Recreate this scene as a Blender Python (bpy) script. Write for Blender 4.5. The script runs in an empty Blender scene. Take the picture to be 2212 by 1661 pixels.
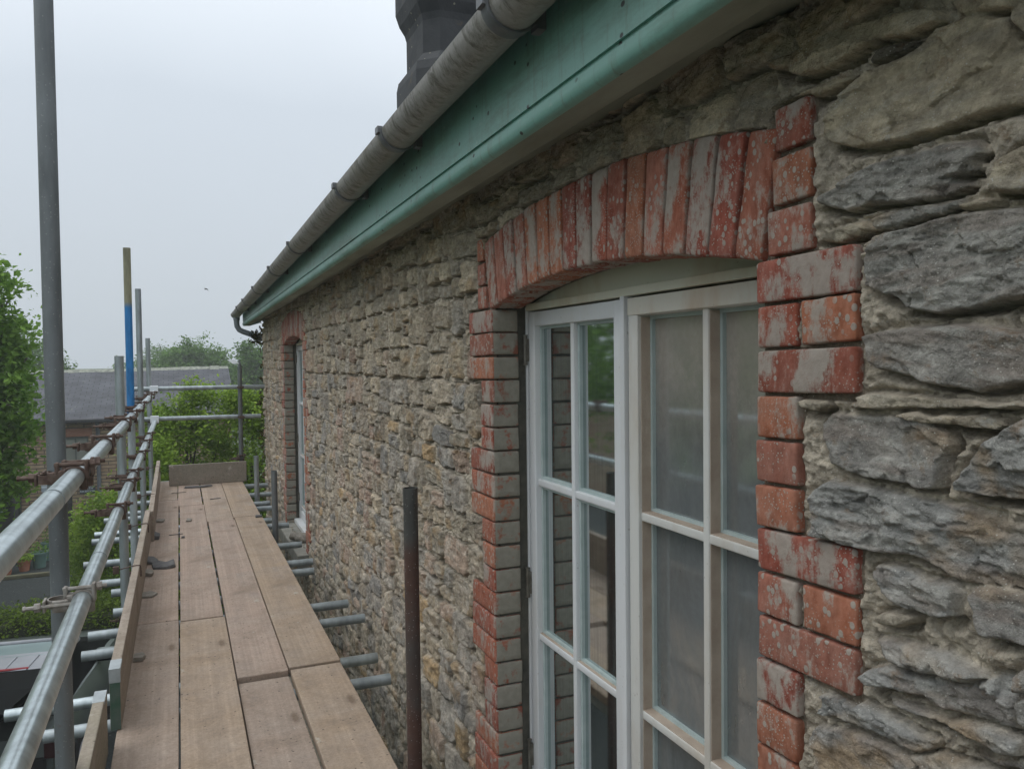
import bpy, math, random
import numpy as np
from mathutils import Vector, Matrix
random.seed(7)
sc=bpy.context.scene
COL=bpy.data.collections.new("scene"); sc.collection.children.link(COL)
# ---------------- camera, world, sun, exposure ----------------
H=4.5                                        # eye height over the yard, metres
yaw=math.atan(719/1720.); pitch=math.radians(1.80); roll=0.0115
fw=Vector((math.sin(yaw)*math.cos(pitch),math.cos(yaw)*math.cos(pitch),-math.sin(pitch)))
r0=Vector((math.cos(yaw),-math.sin(yaw),0)); dn=fw.cross(r0)
if dn.z>0: dn=-dn
rt=r0*math.cos(roll)+dn*math.sin(roll); dn2=dn*math.cos(roll)-r0*math.sin(roll)
cam=bpy.data.cameras.new("camera"); co=bpy.data.objects.new("camera",cam); COL.objects.link(co)
M=Matrix((( rt.x,-dn2.x,-fw.x,0),(rt.y,-dn2.y,-fw.y,0),(rt.z,-dn2.z,-fw.z,H),(0,0,0,1))); co.matrix_world=M
cam.sensor_width=36; cam.lens=36*1720/2212.; cam.clip_start=.05; cam.clip_end=2000
sc.camera=co
sc.view_settings.view_transform='Standard'; sc.view_settings.look='None'; sc.view_settings.exposure=0.0; sc.view_settings.gamma=1
w=bpy.data.worlds.new("World"); sc.world=w; w.use_nodes=True
nt=w.node_tree; nt.nodes.clear()
def wn(t,**k):
    n=nt.nodes.new(t)
    for a,b in k.items(): setattr(n,a,b)
    return n
SUN_EL=math.radians(58); SUN_ROT=math.radians(-75)
sky=wn('ShaderNodeTexSky',sky_type='NISHITA',sun_disc=False,sun_elevation=SUN_EL,sun_rotation=SUN_ROT,air_density=1.5,dust_density=6,ozone_density=1)
hs=wn('ShaderNodeHueSaturation'); hs.inputs['Saturation'].default_value=.35; hs.inputs['Value'].default_value=1
nt.links.new(sky.outputs[0],hs.inputs['Color'])
tc=wn('ShaderNodeTexCoord'); sx=wn('ShaderNodeSeparateXYZ'); nt.links.new(tc.outputs['Generated'],sx.inputs[0])
no=wn('ShaderNodeTexNoise'); no.inputs['Scale'].default_value=1.3; no.inputs['Detail'].default_value=3
nt.links.new(tc.outputs['Generated'],no.inputs['Vector'])
mm=wn('ShaderNodeMath',operation='MULTIPLY_ADD'); nt.links.new(no.outputs[0],mm.inputs[0]); mm.inputs[1].default_value=.26; nt.links.new(sx.outputs['Z'],mm.inputs[2])
rp=wn('ShaderNodeValToRGB'); nt.links.new(mm.outputs[0],rp.inputs[0])
e=rp.color_ramp.elements; e[0].position=.06; e[0].color=(4.8,5.3,5.85,1); e[1].position=1.0; e[1].color=(14.0,14.8,15.6,1)
m=rp.color_ramp.elements.new(.45); m.color=(5.9,6.55,7.3,1)
mx=wn('ShaderNodeMix',data_type='RGBA'); mx.inputs[0].default_value=.88
nt.links.new(hs.outputs[0],mx.inputs[6]); nt.links.new(rp.outputs[0],mx.inputs[7])
bg=wn('ShaderNodeBackground'); bg.inputs[1].default_value=.12
nt.links.new(mx.outputs[2],bg.inputs[0]); ow=wn('ShaderNodeOutputWorld'); nt.links.new(bg.outputs[0],ow.inputs[0])
sl=bpy.data.lights.new("sun",'SUN'); sl.energy=.5; sl.angle=math.radians(35); sl.color=(1,.97,.93)
so=bpy.data.objects.new("sun",sl); COL.objects.link(so)
az=math.radians(-75)   # towards the yard side
sd=Vector((math.sin(az)*math.cos(SUN_EL),math.cos(az)*math.cos(SUN_EL),math.sin(SUN_EL)))
so.rotation_euler=sd.to_track_quat('Z','Y').to_euler(); so.location=sd*50

# ---------------- helpers ----------------
def tag(o,label=None,cat=None,group=None,kind=None):
    if label: o['label']=label
    if cat: o['category']=cat
    if group: o['group']=group
    if kind: o['kind']=kind
    return o
def empty(name,loc=(0,0,0),label=None,cat=None,group=None,rz=0):
    o=bpy.data.objects.new(name,None); COL.objects.link(o); o.location=loc; o.rotation_euler=(0,0,rz); o.empty_display_size=.1
    return tag(o,label,cat,group)
def npmesh(name,V,Q,mats,parent=None,col=None,smooth=True,midx=None,T=None):
    """V Nx3, Q Mx4 quads, T Kx3 tris"""
    me=bpy.data.meshes.new(name); V=np.asarray(V,np.float32); nq=0 if Q is None else len(Q); ntt=0 if T is None else len(T)
    me.vertices.add(len(V)); me.vertices.foreach_set('co',V.ravel())
    li=[]; 
    if nq: li.append(np.asarray(Q,np.int32).ravel())
    if ntt: li.append(np.asarray(T,np.int32).ravel())
    li=np.concatenate(li); me.loops.add(len(li)); me.loops.foreach_set('vertex_index',li)
    me.polygons.add(nq+ntt)
    st=np.concatenate([np.arange(nq)*4, nq*4+np.arange(ntt)*3]).astype(np.int32)
    me.polygons.foreach_set('loop_start',st)
    if midx is not None: me.polygons.foreach_set('material_index',np.asarray(midx,np.int32))
    me.polygons.foreach_set('use_smooth',np.full(nq+ntt,smooth))
    if col is not None:
        a=me.color_attributes.new('Col','FLOAT_COLOR','POINT'); c=np.ones((len(V),4),np.float32); c[:,:col.shape[1]]=col; a.data.foreach_set('color',c.ravel())
    me.update(calc_edges=True); me.validate()
    for mt in (mats if isinstance(mats,(list,tuple)) else [mats]): me.materials.append(mt)
    o=bpy.data.objects.new(name,me); COL.objects.link(o)
    if parent: o.parent=parent
    return o
class MB:
    def __init__(s): s.v=[]; s.f=[]; s.m=[]
    def add(s,vs,fs,mi=0):
        b=len(s.v); s.v+= [tuple(v) for v in vs]; s.f+=[tuple(b+i for i in f) for f in fs]; s.m+=[mi]*len(fs); return s
    def box(s,x0,x1,y0,y1,z0,z1,mi=0):
        vs=[(x,y,z) for z in (z0,z1) for y in (y0,y1) for x in (x0,x1)]
        return s.add(vs,[(0,2,3,1),(4,5,7,6),(0,1,5,4),(2,6,7,3),(0,4,6,2),(1,3,7,5)],mi)
    def bbox(s,x0,x1,y0,y1,z0,z1,b=.003,mi=0):
        """box with chamfered edges"""
        V,Q=gbox((x1-x0)/2,(y1-y0)/2,(z1-z0)/2,b,0)
        V=V+np.array([(x0+x1)/2,(y0+y1)/2,(z0+z1)/2]); return s.add(V.tolist(),Q.tolist(),mi)
    def tube(s,p0,p1,r,r1=None,n=16,cap=True,mi=0,hollow=False):
        p0=Vector(p0);p1=Vector(p1); a=(p1-p0).normalized(); r1=r if r1 is None else r1
        t=Vector((0,0,1)) if abs(a.z)<.9 else Vector((1,0,0)); u=a.cross(t).normalized(); v=a.cross(u)
        vs=[]
        for p,rr in ((p0,r),(p1,r1)):
            for i in range(n):
                th=2*math.pi*i/n; vs.append(p+u*(rr*math.cos(th))+v*(rr*math.sin(th)))
        fs=[(i,(i+1)%n,n+(i+1)%n,n+i) for i in range(n)]
        if hollow:
            for k,(p,rr) in enumerate(((p0,r),(p1,r1))):
                q=p+a*(.06 if k==0 else -.06)
                for pp in (p,q):
                    for i in range(n):
                        th=2*math.pi*i/n; vs.append(pp+u*(rr*.84*math.cos(th))+v*(rr*.84*math.sin(th)))
                b=2*n+k*2*n
                fs+=[(k*n+i,b+i,b+(i+1)%n,k*n+(i+1)%n) for i in range(n)]
                fs+=[(b+i,b+n+i,b+n+(i+1)%n,b+(i+1)%n) for i in range(n)]
                fs.append(tuple(b+n+i for i in range(n)))
        elif cap: fs+=[tuple(range(n))[::-1],tuple(range(n,2*n))]
        return s.add(vs,fs,mi)
    def path(s,pts,rs,n=12,mi=0,cap=True):
        """smooth tube through points"""
        pts=[Vector(p) for p in pts]; vs=[]; rs=rs if isinstance(rs,(list,tuple)) else [rs]*len(pts)
        up=None
        for k,p in enumerate(pts):
            a=(pts[min(k+1,len(pts)-1)]-pts[max(k-1,0)]).normalized()
            if up is None:
                t=Vector((0,0,1)) if abs(a.z)<.9 else Vector((1,0,0)); up=a.cross(t).normalized()
            u=(up-a*up.dot(a)).normalized(); up=u; v=a.cross(u)
            for i in range(n):
                th=2*math.pi*i/n; vs.append(p+u*(rs[k]*math.cos(th))+v*(rs[k]*math.sin(th)))
        fs=[(k*n+i,k*n+(i+1)%n,(k+1)*n+(i+1)%n,(k+1)*n+i) for k in range(len(pts)-1) for i in range(n)]
        if cap: fs+=[tuple(range(n))[::-1],tuple(range((len(pts)-1)*n,len(pts)*n))]
        return s.add(vs,fs,mi)
    def prism(s,prof,ax,a0,a1,mi=0,slope=0,smooth=False):
        """extrude 2-D profile; ax='y': prof=(x,z) from y=a0..a1, z falling by slope*y"""
        n=len(prof); vs=[]
        for a in (a0,a1):
            for p in prof:
                if ax=='y': vs.append((p[0],a,p[1]-slope*a))
                elif ax=='x': vs.append((a,p[0],p[1]))
                else: vs.append((p[0],p[1],a))
        fs=[(i,(i+1)%n,n+(i+1)%n,n+i) for i in range(n)]+[tuple(range(n))[::-1],tuple(range(n,2*n))]
        return s.add(vs,fs,mi)
    def build(s,name,mats,parent=None,smooth=False,loc=None):
        me=bpy.data.meshes.new(name); me.from_pydata(s.v,[],s.f)
        for mt in (mats if isinstance(mats,(list,tuple)) else [mats]): me.materials.append(mt)
        me.polygons.foreach_set('material_index',s.m)
        if smooth:
            me.polygons.foreach_set('use_smooth',[True]*len(s.f))
            try: me.set_sharp_from_angle(angle=math.radians(40))
            except Exception: pass
        me.update(); o=bpy.data.objects.new(name,me); COL.objects.link(o)
        if parent: o.parent=parent
        if loc: o.location=loc
        return o
def gbox(hx,hy,hz,r,sub):
    """rounded box as quads; sub extra divisions along each axis"""
    def ax(h):
        inner=np.linspace(-(h-r),h-r,2+sub)
        return np.concatenate([[-h,-h+r*.35],inner,[h-r*.35,h]])
    A=[ax(hx),ax(hy),ax(hz)]; hh=np.array([hx,hy,hz]); Vs=[];Qs=[];b=0
    for k in range(3):
        i,j=(k+1)%3,(k+2)%3
        for sg in (-1,1):
            U_,W_=np.meshgrid(A[i],A[j],indexing='ij'); P=np.zeros(U_.shape+(3,)); P[...,i]=U_;P[...,j]=W_;P[...,k]=sg*hh[k]
            nu,nv=U_.shape; Vs.append(P.reshape(-1,3)); id_=np.arange(nu*nv).reshape(nu,nv)+b
            q=np.stack([id_[:-1,:-1],id_[1:,:-1],id_[1:,1:],id_[:-1,1:]],-1).reshape(-1,4)
            if sg<0: q=q[:,::-1]
            Qs.append(q); b+=nu*nv
    V=np.concatenate(Vs);Q=np.concatenate(Qs)
    q=np.clip(V,-(hh-r),hh-r); d=V-q; L=np.linalg.norm(d,axis=1,keepdims=True); V=np.where(L>1e-9,q+d*r/np.maximum(L,1e-9),V)
    k,inv=np.unique(np.round(V,6),axis=0,return_inverse=True); inv=inv.ravel()
    Q=inv[Q]
    ok=np.array([len(set(x))==4 for x in Q.tolist()])
    return k,Q[ok]
# numpy noise
def worley(x,y,seed=0):
    ix=np.floor(x);iy=np.floor(y); best=np.full(x.shape,9.,np.float32); idr=np.zeros(x.shape,np.float32); dx_=np.zeros(x.shape,np.float32); dy_=np.zeros(x.shape,np.float32); r2=np.zeros(x.shape,np.float32)
    for a in (-1,0,1):
        for b_ in (-1,0,1):
            px=ix+a+h2(ix+a,iy+b_,seed); py=iy+b_+h2(ix+a,iy+b_,seed+1); ex=x-px; ey=y-py; d=ex*ex+ey*ey; m=d<best
            best=np.where(m,d,best); idr=np.where(m,h2(ix+a,iy+b_,seed+2),idr); r2=np.where(m,h2(ix+a,iy+b_,seed+3),r2); dx_=np.where(m,ex,dx_); dy_=np.where(m,ey,dy_)
    return idr,r2,dx_,dy_
def h2(ix,iy,seed):
    x=(ix.astype(np.int64)*374761393+iy.astype(np.int64)*668265263+seed*1274126177)&0xffffffff
    x=((x^(x>>13))*1274126177)&0xffffffff; x=x^(x>>16)
    return (x&0xffff)/65535.
def vn(x,y,seed=0):
    ix=np.floor(x);iy=np.floor(y);fx=x-ix;fy=y-iy; fx=fx*fx*(3-2*fx);fy=fy*fy*(3-2*fy)
    a=h2(ix,iy,seed);b=h2(ix+1,iy,seed);c=h2(ix,iy+1,seed);d=h2(ix+1,iy+1,seed)
    return (a*(1-fx)+b*fx)*(1-fy)+(c*(1-fx)+d*fx)*fy
def fbm(x,y,seed=0,o=3):
    s=0;a=1;t=0
    for i in range(o): s=s+a*vn(x*2**i,y*2**i,seed+i*17); t+=a; a*=.5
    return s/t
# ---------------- materials ----------------
class N:
    def __init__(s,name):
        s.m=bpy.data.materials.new(name); s.m.use_nodes=True; s.t=s.m.node_tree; s.t.nodes.clear()
        s.o=s.t.nodes.new('ShaderNodeOutputMaterial'); s.b=s.n('ShaderNodeBsdfPrincipled'); s.l(s.b.outputs[0],s.o.inputs[0])
        s.tc=s.n('ShaderNodeTexCoord'); s.co=s.tc.outputs['Object']
    def n(s,t,**k):
        n=s.t.nodes.new(t)
        for a,b in k.items(): setattr(n,a,b)
        return n
    def l(s,a,b): s.t.links.new(a,b)
    def set(s,i,v):
        if hasattr(v,'is_linked') or hasattr(v,'links'): s.l(v,i)
        else: i.default_value=v
    def map(s,sc,rot=(0,0,0)):
        m=s.n('ShaderNodeMapping'); s.l(s.co,m.inputs[0]); m.inputs['Scale'].default_value=sc; m.inputs['Rotation'].default_value=rot; return m.outputs[0]
    def noise(s,scale,det=3,vec=None,rough=.55,dist=0):
        n=s.n('ShaderNodeTexNoise'); n.inputs['Scale'].default_value=scale; n.inputs['Detail'].default_value=det; n.inputs['Roughness'].default_value=rough; n.inputs['Distortion'].default_value=dist
        s.l(vec if vec is not None else s.co,n.inputs['Vector']); return n.outputs[0]
    def vor(s,scale,feat='F1',vec=None,out=0):
        n=s.n('ShaderNodeTexVoronoi',feature=feat); n.inputs['Scale'].default_value=scale; s.l(vec if vec is not None else s.co,n.inputs['Vector']); return n.outputs[out]
    def ramp(s,x,*st):
        n=s.n('ShaderNodeValToRGB'); s.l(x,n.inputs[0]); e=n.color_ramp.elements
        while len(e)<len(st): e.new(.5)
        for k,(p,c) in enumerate(st):
            e[k].position=p; e[k].color=(c,c,c,1) if isinstance(c,(int,float)) else (*c,1)
        return n.outputs[0]
    def mix(s,f,a,b,mode='MIX'):
        n=s.n('ShaderNodeMix',data_type='RGBA',blend_type=mode); s.set(n.inputs[0],f)
        for i,v in ((6,a),(7,b)):
            if isinstance(v,(tuple,list)): v=(*v,1) if len(v)==3 else v
            s.set(n.inputs[i],v)
        return n.outputs[2]
    def math(s,op,a,b=0,c=0):
        n=s.n('ShaderNodeMath',operation=op); s.set(n.inputs[0],a); s.set(n.inputs[1],b); s.set(n.inputs[2],c); return n.outputs[0]
    def bump(s,h,dist=.01,st=1,prev=None):
        n=s.n('ShaderNodeBump'); n.inputs['Distance'].default_value=dist; n.inputs['Strength'].default_value=st; s.l(h,n.inputs['Height'])
        if prev is not None: s.l(prev,n.inputs['Normal'])
        s.l(n.outputs[0],s.b.inputs['Normal']); return n.outputs[0]
    def fin(s,col,rough=.8,metal=0,spec=None):
        s.set(s.b.inputs['Base Color'],(*col,1) if isinstance(col,(tuple,list)) and len(col)==3 else col); s.set(s.b.inputs['Roughness'],rough); s.set(s.b.inputs['Metallic'],metal)
        if spec is not None: s.b.inputs['Specular IOR Level'].default_value=spec
        return s.m
    def attr(s,name='Col'):
        n=s.n('ShaderNodeVertexColor'); n.layer_name=name; return n.outputs[0]
    def alpha(s):
        n=s.n('ShaderNodeVertexColor'); n.layer_name='Col'; return n.outputs[1]
    def z(s,k=2):
        n=s.n('ShaderNodeSeparateXYZ'); s.l(s.co,n.inputs[0]); return n.outputs[k]
def m_var(name,c0,c1,scale=8,rough=.8,metal=0,bscale=None,bd=.002,spec=None,stretch=None):
    k=N(name); v=k.map(stretch) if stretch else None
    f=k.ramp(k.noise(scale,5,v),(.3,0.),(.7,1.)); c=k.mix(f,c0,c1)
    if bscale: k.bump(k.noise(bscale,4,v),bd)
    return k.fin(c,rough,metal,spec)
MT={}
# rubble stone + mortar: colour per vertex from the builder, fine mottling here
k=N('rubble_stone'); c=k.attr()
f1=k.ramp(k.noise(34,7,rough=.78),(.3,.60),(.5,1.),(.72,1.5)); c=k.mix(1,c,f1,'MULTIPLY')
lam=k.map((9,26,90)); f2=k.ramp(k.noise(1.0,5,lam,.7),(.34,.80),(.52,1.),(.75,1.16)); c=k.mix(1,c,f2,'MULTIPLY')
sp=k.ramp(k.vor(150),(.12,1.),(.2,0.)); spm=k.math('MULTIPLY',sp,k.ramp(k.noise(14,3),(.44,0.),(.58,.9))); c=k.mix(spm,c,(.58,.56,.50))
ru=k.ramp(k.noise(19,6,rough=.75),(.57,0.),(.68,.6)); c=k.mix(ru,c,(.24,.15,.08)); wh=k.ramp(k.noise(27,6,rough=.8,dist=.5),(.60,0.),(.68,.55)); c=k.mix(wh,c,(.50,.49,.45)); dk=k.ramp(k.noise(44,5,rough=.8),(.62,0.),(.72,.6)); c=k.mix(dk,c,(.10,.095,.085))
b1=k.bump(k.noise(1.0,5,lam,.7),.003,.5); b2=k.bump(k.noise(190,4,rough=.75),.004,1,b1); b3=k.bump(k.noise(55,4,rough=.7),.009,.8,b2)
MT['stone']=k.fin(c,.93,0,.2)
# brick
k=N('old_brick'); c=k.attr(); v=k.map((1,1,.55))
c=k.mix(1,c,k.ramp(k.noise(60,5,v),(.3,.72),(.7,1.25)),'MULTIPLY')
big=k.ramp(k.math('ADD',k.noise(15,7,v,.72),k.math('MULTIPLY_ADD',k.alpha(),.13,-.065)),(.485,0.),(.575,1.))
vv=k.vor(62,vec=k.map((1,1,.8))); spots=k.ramp(vv,(.26,1.),(.33,0.)); sm=k.math('MULTIPLY',spots,k.ramp(k.noise(9,2),(.42,0.),(.5,1.)))
sp2=k.math('MULTIPLY',k.ramp(k.vor(170),(.24,1.),(.3,0.)),k.ramp(k.noise(13,2),(.4,0.),(.55,1.)))
dep=k.math('MAXIMUM',k.math('MAXIMUM',big,sm),sp2); dep=k.math('MAXIMUM',dep,k.ramp(k.noise(30,5,v,.7),(.35,.03),(.7,.30))); dep=k.math('MULTIPLY',dep,.84)
lime=k.mix(k.noise(70,3),(.26,.245,.21),(.44,.42,.365)); c=k.mix(dep,c,lime)
b=k.bump(k.noise(140,4,rough=.7),.0016,.8); k.bump(dep,.0012,.6,b)
MT['brick']=k.fin(c,.9,0,.2)
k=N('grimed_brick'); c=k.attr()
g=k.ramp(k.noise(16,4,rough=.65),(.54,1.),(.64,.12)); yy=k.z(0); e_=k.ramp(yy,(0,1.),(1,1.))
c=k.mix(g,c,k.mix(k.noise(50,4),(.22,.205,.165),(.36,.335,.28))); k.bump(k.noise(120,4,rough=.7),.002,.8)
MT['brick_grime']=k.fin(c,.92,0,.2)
MT['mortar']=m_var('mortar',(.17,.15,.12),(.30,.27,.21),30,.95,0,120,.004)
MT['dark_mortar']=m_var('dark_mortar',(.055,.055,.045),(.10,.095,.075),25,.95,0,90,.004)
# tubes
def tube_mat(name,base,rust=0.,rc=(.16,.075,.045),metal=.55,rough=.45,zr=None):
    k=N(name); v=k.map((1,1,.25)); f=k.ramp(k.noise(22,5,v),(.3,.72),(.7,1.2)); c=k.mix(1,base,f,'MULTIPLY')
    r=k.ramp(k.noise(7,5,v,.65),(.62-rust*.5,0.),(.70-rust*.4,1.)) if rust>0 else k.ramp(k.noise(16,4),(.70,0.),(.76,.5))
    if zr:
        zz=k.ramp(k.math('MULTIPLY',k.z(2),.2),*[(a*.2,b) for a,b in zr]); r=k.math('MULTIPLY',zz,k.ramp(k.noise(12,4),(.25,.55),(.5,1.)))
    c=k.mix(r,c,k.mix(k.noise(40,3),rc,tuple(x*.55 for x in rc)))
    sp=k.ramp(k.vor(90),(.1,1.),(.16,0.)); c=k.mix(k.math('MULTIPLY',sp,.5),c,(.45,.44,.41))
    mt=k.math('SUBTRACT',metal,k.math('MULTIPLY',r,metal)); ro=k.math('MULTIPLY_ADD',r,.4,rough)
    k.bump(k.noise(90,3),.0008,.6); return k.fin(c,ro,mt)
MT['tube']=tube_mat('galvanised_tube',(.36,.40,.41))
MT['tube_bright']=tube_mat('worn_galvanised_tube',(.50,.56,.57),0,rough=.30,metal=.75)
MT['tube_dark']=tube_mat('weathered_tube',(.17,.185,.19),.0,metal=.35,rough=.55)
MT['tube_rust']=tube_mat('rusty_tube',(.075,.08,.075),.35,(.11,.055,.04),metal=.3,rough=.55,zr=[(0,.75),(3.3,.95),(3.55,.35),(3.62,.95),(3.86,.9),(3.92,.12),(5,.1)])
MT['coupler']=m_var('rusty_coupler',(.075,.042,.032),(.17,.125,.10),40,.8,.25,120,.002)
MT['coupler_zinc']=m_var('zinc_coupler',(.22,.19,.16),(.40,.38,.35),35,.6,.4,120,.002)
k=N('blue_painted_tube'); f=k.ramp(k.math('MULTIPLY',k.z(2),.2),(.83,(.36,.40,.41)),(.8325,(.03,.20,.48)),(.978,(.03,.20,.48)),(.982,(.27,.26,.17)))
c=k.mix(1,f,k.ramp(k.noise(30,5,k.map((1,1,.3))),(.3,.7),(.7,1.2)),'MULTIPLY'); MT['tube_blue']=k.fin(c,.55,.1)
MT['white_tape']=m_var('white_cap',(.7,.73,.76),(.85,.87,.88),9,.5)
# timber boards
k=N('dusty_board'); oi=k.n('ShaderNodeObjectInfo'); base=oi.outputs['Color']
gr=k.ramp(k.noise(1.0,3,k.map((30,.6,30)),.5),(.3,.90),(.7,1.06)); c=k.mix(1,base,gr,'MULTIPLY')
c=k.mix(k.ramp(k.noise(3.2,5,rough=.65),(.40,0.),(.68,.5)),c,(.42,.355,.30)); c=k.mix(k.ramp(k.noise(7,5,rough=.7),(.52,0.),(.68,.35)),c,(.25,.215,.195))
sp=k.ramp(k.vor(30),(.10,1.),(.15,0.)); spm=k.math('MULTIPLY',sp,k.ramp(k.noise(5,2),(.44,0.),(.52,.8))); c=k.mix(spm,c,(.09,.07,.055))
c=k.mix(1,c,k.ramp(k.noise(1.0,2,k.map((85,1.1,85)),.5),(.3,.90),(.7,1.06)),'MULTIPLY'); kn=k.ramp(k.vor(1.0,vec=k.map((5,1.5,5))),(.045,.7),(.10,0.)); c=k.mix(kn,c,(.13,.085,.055)); st=k.ramp(k.noise(1.9,6,rough=.72,dist=.6),(.50,0.),(.63,.42)); c=k.mix(st,c,(.20,.155,.115)); wsp=k.ramp(k.noise(5.5,5,k.map((1.3,1,1)),.75),(.63,0.),(.67,.6)); c=k.mix(wsp,c,(.50,.46,.39)); sp=k.ramp(k.noise(110,3,rough=.8),(.60,0.),(.70,.6)); c=k.mix(sp,c,(.12,.095,.08)); c=k.mix(1,c,k.ramp(k.noise(75,5,rough=.8),(.3,.80),(.7,1.18)),'MULTIPLY')
b=k.bump(k.noise(1.0,2,k.map((85,1.1,85)),.5),.0012,.5); k.bump(k.noise(130,4,rough=.75),.0022,.8,b)
MT['board']=k.fin(c,.88,0,.25)
MT['band']=m_var('galvanised_band',(.34,.37,.38),(.52,.56,.57),18,.5,.5,60,.001)
MT['green_end']=m_var('green_end_paint',(.045,.10,.065),(.10,.13,.11),24,.6,.1,60,.001)
# painted wood of the eaves
k=N('mint_paint'); c=k.mix(k.ramp(k.noise(2.2,4,k.map((1,.25,1))),(.35,0.),(.7,1.)),(.155,.335,.28),(.25,.44,.38))
al=k.ramp(k.noise(3.5,7,k.map((1,.35,1.6)),.75),(.47,0.),(.66,.7)); c=k.mix(al,c,(.085,.125,.075)); st=k.ramp(k.noise(14,6,k.map((1,2.2,.35)),.75),(.52,0.),(.68,.45)); c=k.mix(st,c,(.12,.13,.09)); st=k.ramp(k.noise(20,5,rough=.8),(.62,0.),(.7,.5)); c=k.mix(st,c,(.42,.50,.45))
sp=k.ramp(k.vor(30,vec=k.map((1,.6,.8))),(.10,1.),(.15,0.)); sp=k.math('MULTIPLY',sp,k.ramp(k.noise(6,2),(.50,0.),(.54,1.))); c=k.mix(sp,c,(.02,.022,.018))
k.bump(k.noise(40,4),.001,.5); MT['mint']=k.fin(c,.42,0,.4)
MT['soffit']=m_var('soffit_paint',(.15,.16,.11),(.36,.385,.31),4.5,.7,0,50,.001,stretch=(1,.3,1))
k=N('gutter_plastic'); c=k.mix(k.ramp(k.noise(60,3),(.3,0.),(.7,1.)),(.26,.25,.23),(.34,.325,.30))
d=k.ramp(k.noise(13,6,k.map((1,1.6,.8)),.8,.4),(.48,0.),(.62,.85)); xm=k.ramp(k.z(0),(.0,1.),(.645,1.),(.668,0.)); c=k.mix(k.math('MULTIPLY',d,xm),c,(.085,.078,.055))
d2=k.ramp(k.noise(4,5,rough=.7),(.5,0.),(.7,.5)); c=k.mix(d2,c,(.16,.15,.10)); MT['gutter']=k.fin(c,.55,0,.4)
MT['bracket']=m_var('gutter_bracket',(.10,.105,.11),(.17,.175,.18),20,.5)
MT['pipe']=m_var('downpipe_plastic',(.16,.19,.20),(.23,.26,.27),12,.45)
# window
def paint(name,base,st,stm,lo,hi,rough=.45):
    k=N(name); c=k.mix(k.ramp(k.noise(5,5,k.map((1,1,.4)),.65),(lo,0.),(hi,stm)),base,st)
    sp=k.ramp(k.noise(90,2),(.70,0.),(.76,.5)); c=k.mix(sp,c,(.25,.22,.18)); k.bump(k.noise(60,3,k.map((1,1,.2))),.0006,.5); return k.fin(c,rough,0,.4)
MT['white']=paint('white_paint',(.65,.665,.675),(.52,.49,.43),.6,.45,.8)
MT['white_stained']=paint('stained_white_paint',(.60,.57,.50),(.45,.29,.17),.8,.45,.75)
MT['cream']=paint('cream_paint',(.58,.575,.47),(.42,.29,.15),.75,.46,.78,.6)
MT['white_aged']=paint('aged_white_paint',(.60,.60,.57),(.45,.37,.28),.75,.42,.74)
MT['dusty']=m_var('dusty_ledge',(.38,.30,.235),(.50,.42,.34),14,.9,0,80,.002)
MT['hinge']=m_var('brass_hinge',(.10,.09,.07),(.22,.21,.18),40,.5,.5)
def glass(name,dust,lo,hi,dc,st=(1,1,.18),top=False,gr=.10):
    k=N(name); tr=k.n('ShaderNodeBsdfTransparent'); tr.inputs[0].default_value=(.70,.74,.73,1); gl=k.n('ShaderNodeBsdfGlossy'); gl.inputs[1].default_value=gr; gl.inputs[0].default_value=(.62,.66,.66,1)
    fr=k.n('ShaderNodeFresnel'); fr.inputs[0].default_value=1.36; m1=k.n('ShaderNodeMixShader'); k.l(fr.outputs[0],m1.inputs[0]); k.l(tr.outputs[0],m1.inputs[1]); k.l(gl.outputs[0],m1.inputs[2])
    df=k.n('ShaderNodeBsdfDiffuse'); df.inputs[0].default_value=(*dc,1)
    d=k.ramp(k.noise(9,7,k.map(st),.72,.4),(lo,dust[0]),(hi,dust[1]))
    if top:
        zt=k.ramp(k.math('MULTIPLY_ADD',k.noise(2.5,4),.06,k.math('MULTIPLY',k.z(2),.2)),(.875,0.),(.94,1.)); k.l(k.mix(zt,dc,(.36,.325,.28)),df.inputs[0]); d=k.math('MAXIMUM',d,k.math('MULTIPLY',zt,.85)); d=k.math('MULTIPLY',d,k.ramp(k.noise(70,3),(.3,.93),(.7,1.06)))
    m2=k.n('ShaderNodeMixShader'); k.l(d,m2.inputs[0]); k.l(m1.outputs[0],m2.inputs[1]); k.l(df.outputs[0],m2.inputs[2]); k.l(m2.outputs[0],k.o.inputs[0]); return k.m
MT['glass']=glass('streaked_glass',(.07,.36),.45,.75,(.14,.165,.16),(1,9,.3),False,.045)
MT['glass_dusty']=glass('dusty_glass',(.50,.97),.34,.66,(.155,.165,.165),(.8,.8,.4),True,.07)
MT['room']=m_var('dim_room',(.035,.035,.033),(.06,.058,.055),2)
MT['sill']=m_var('sill_stone',(.20,.195,.17),(.33,.32,.28),9,.9,0,60,.003)
MT['chimney']=None
k=N('dark_render'); c=k.mix(k.ramp(k.noise(5,5),(.3,0.),(.7,1.)),(.030,.033,.036),(.058,.06,.062)); sp=k.ramp(k.vor(13),(.07,1.),(.10,0.)); c=k.mix(k.math('MULTIPLY',sp,.8),c,(.30,.28,.20))
c=k.mix(k.ramp(k.noise(11,4),(.62,0.),(.7,.4)),c,(.14,.10,.05)); k.bump(k.noise(35,4),.004,.7); MT['chimney']=k.fin(c,.85)
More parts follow.
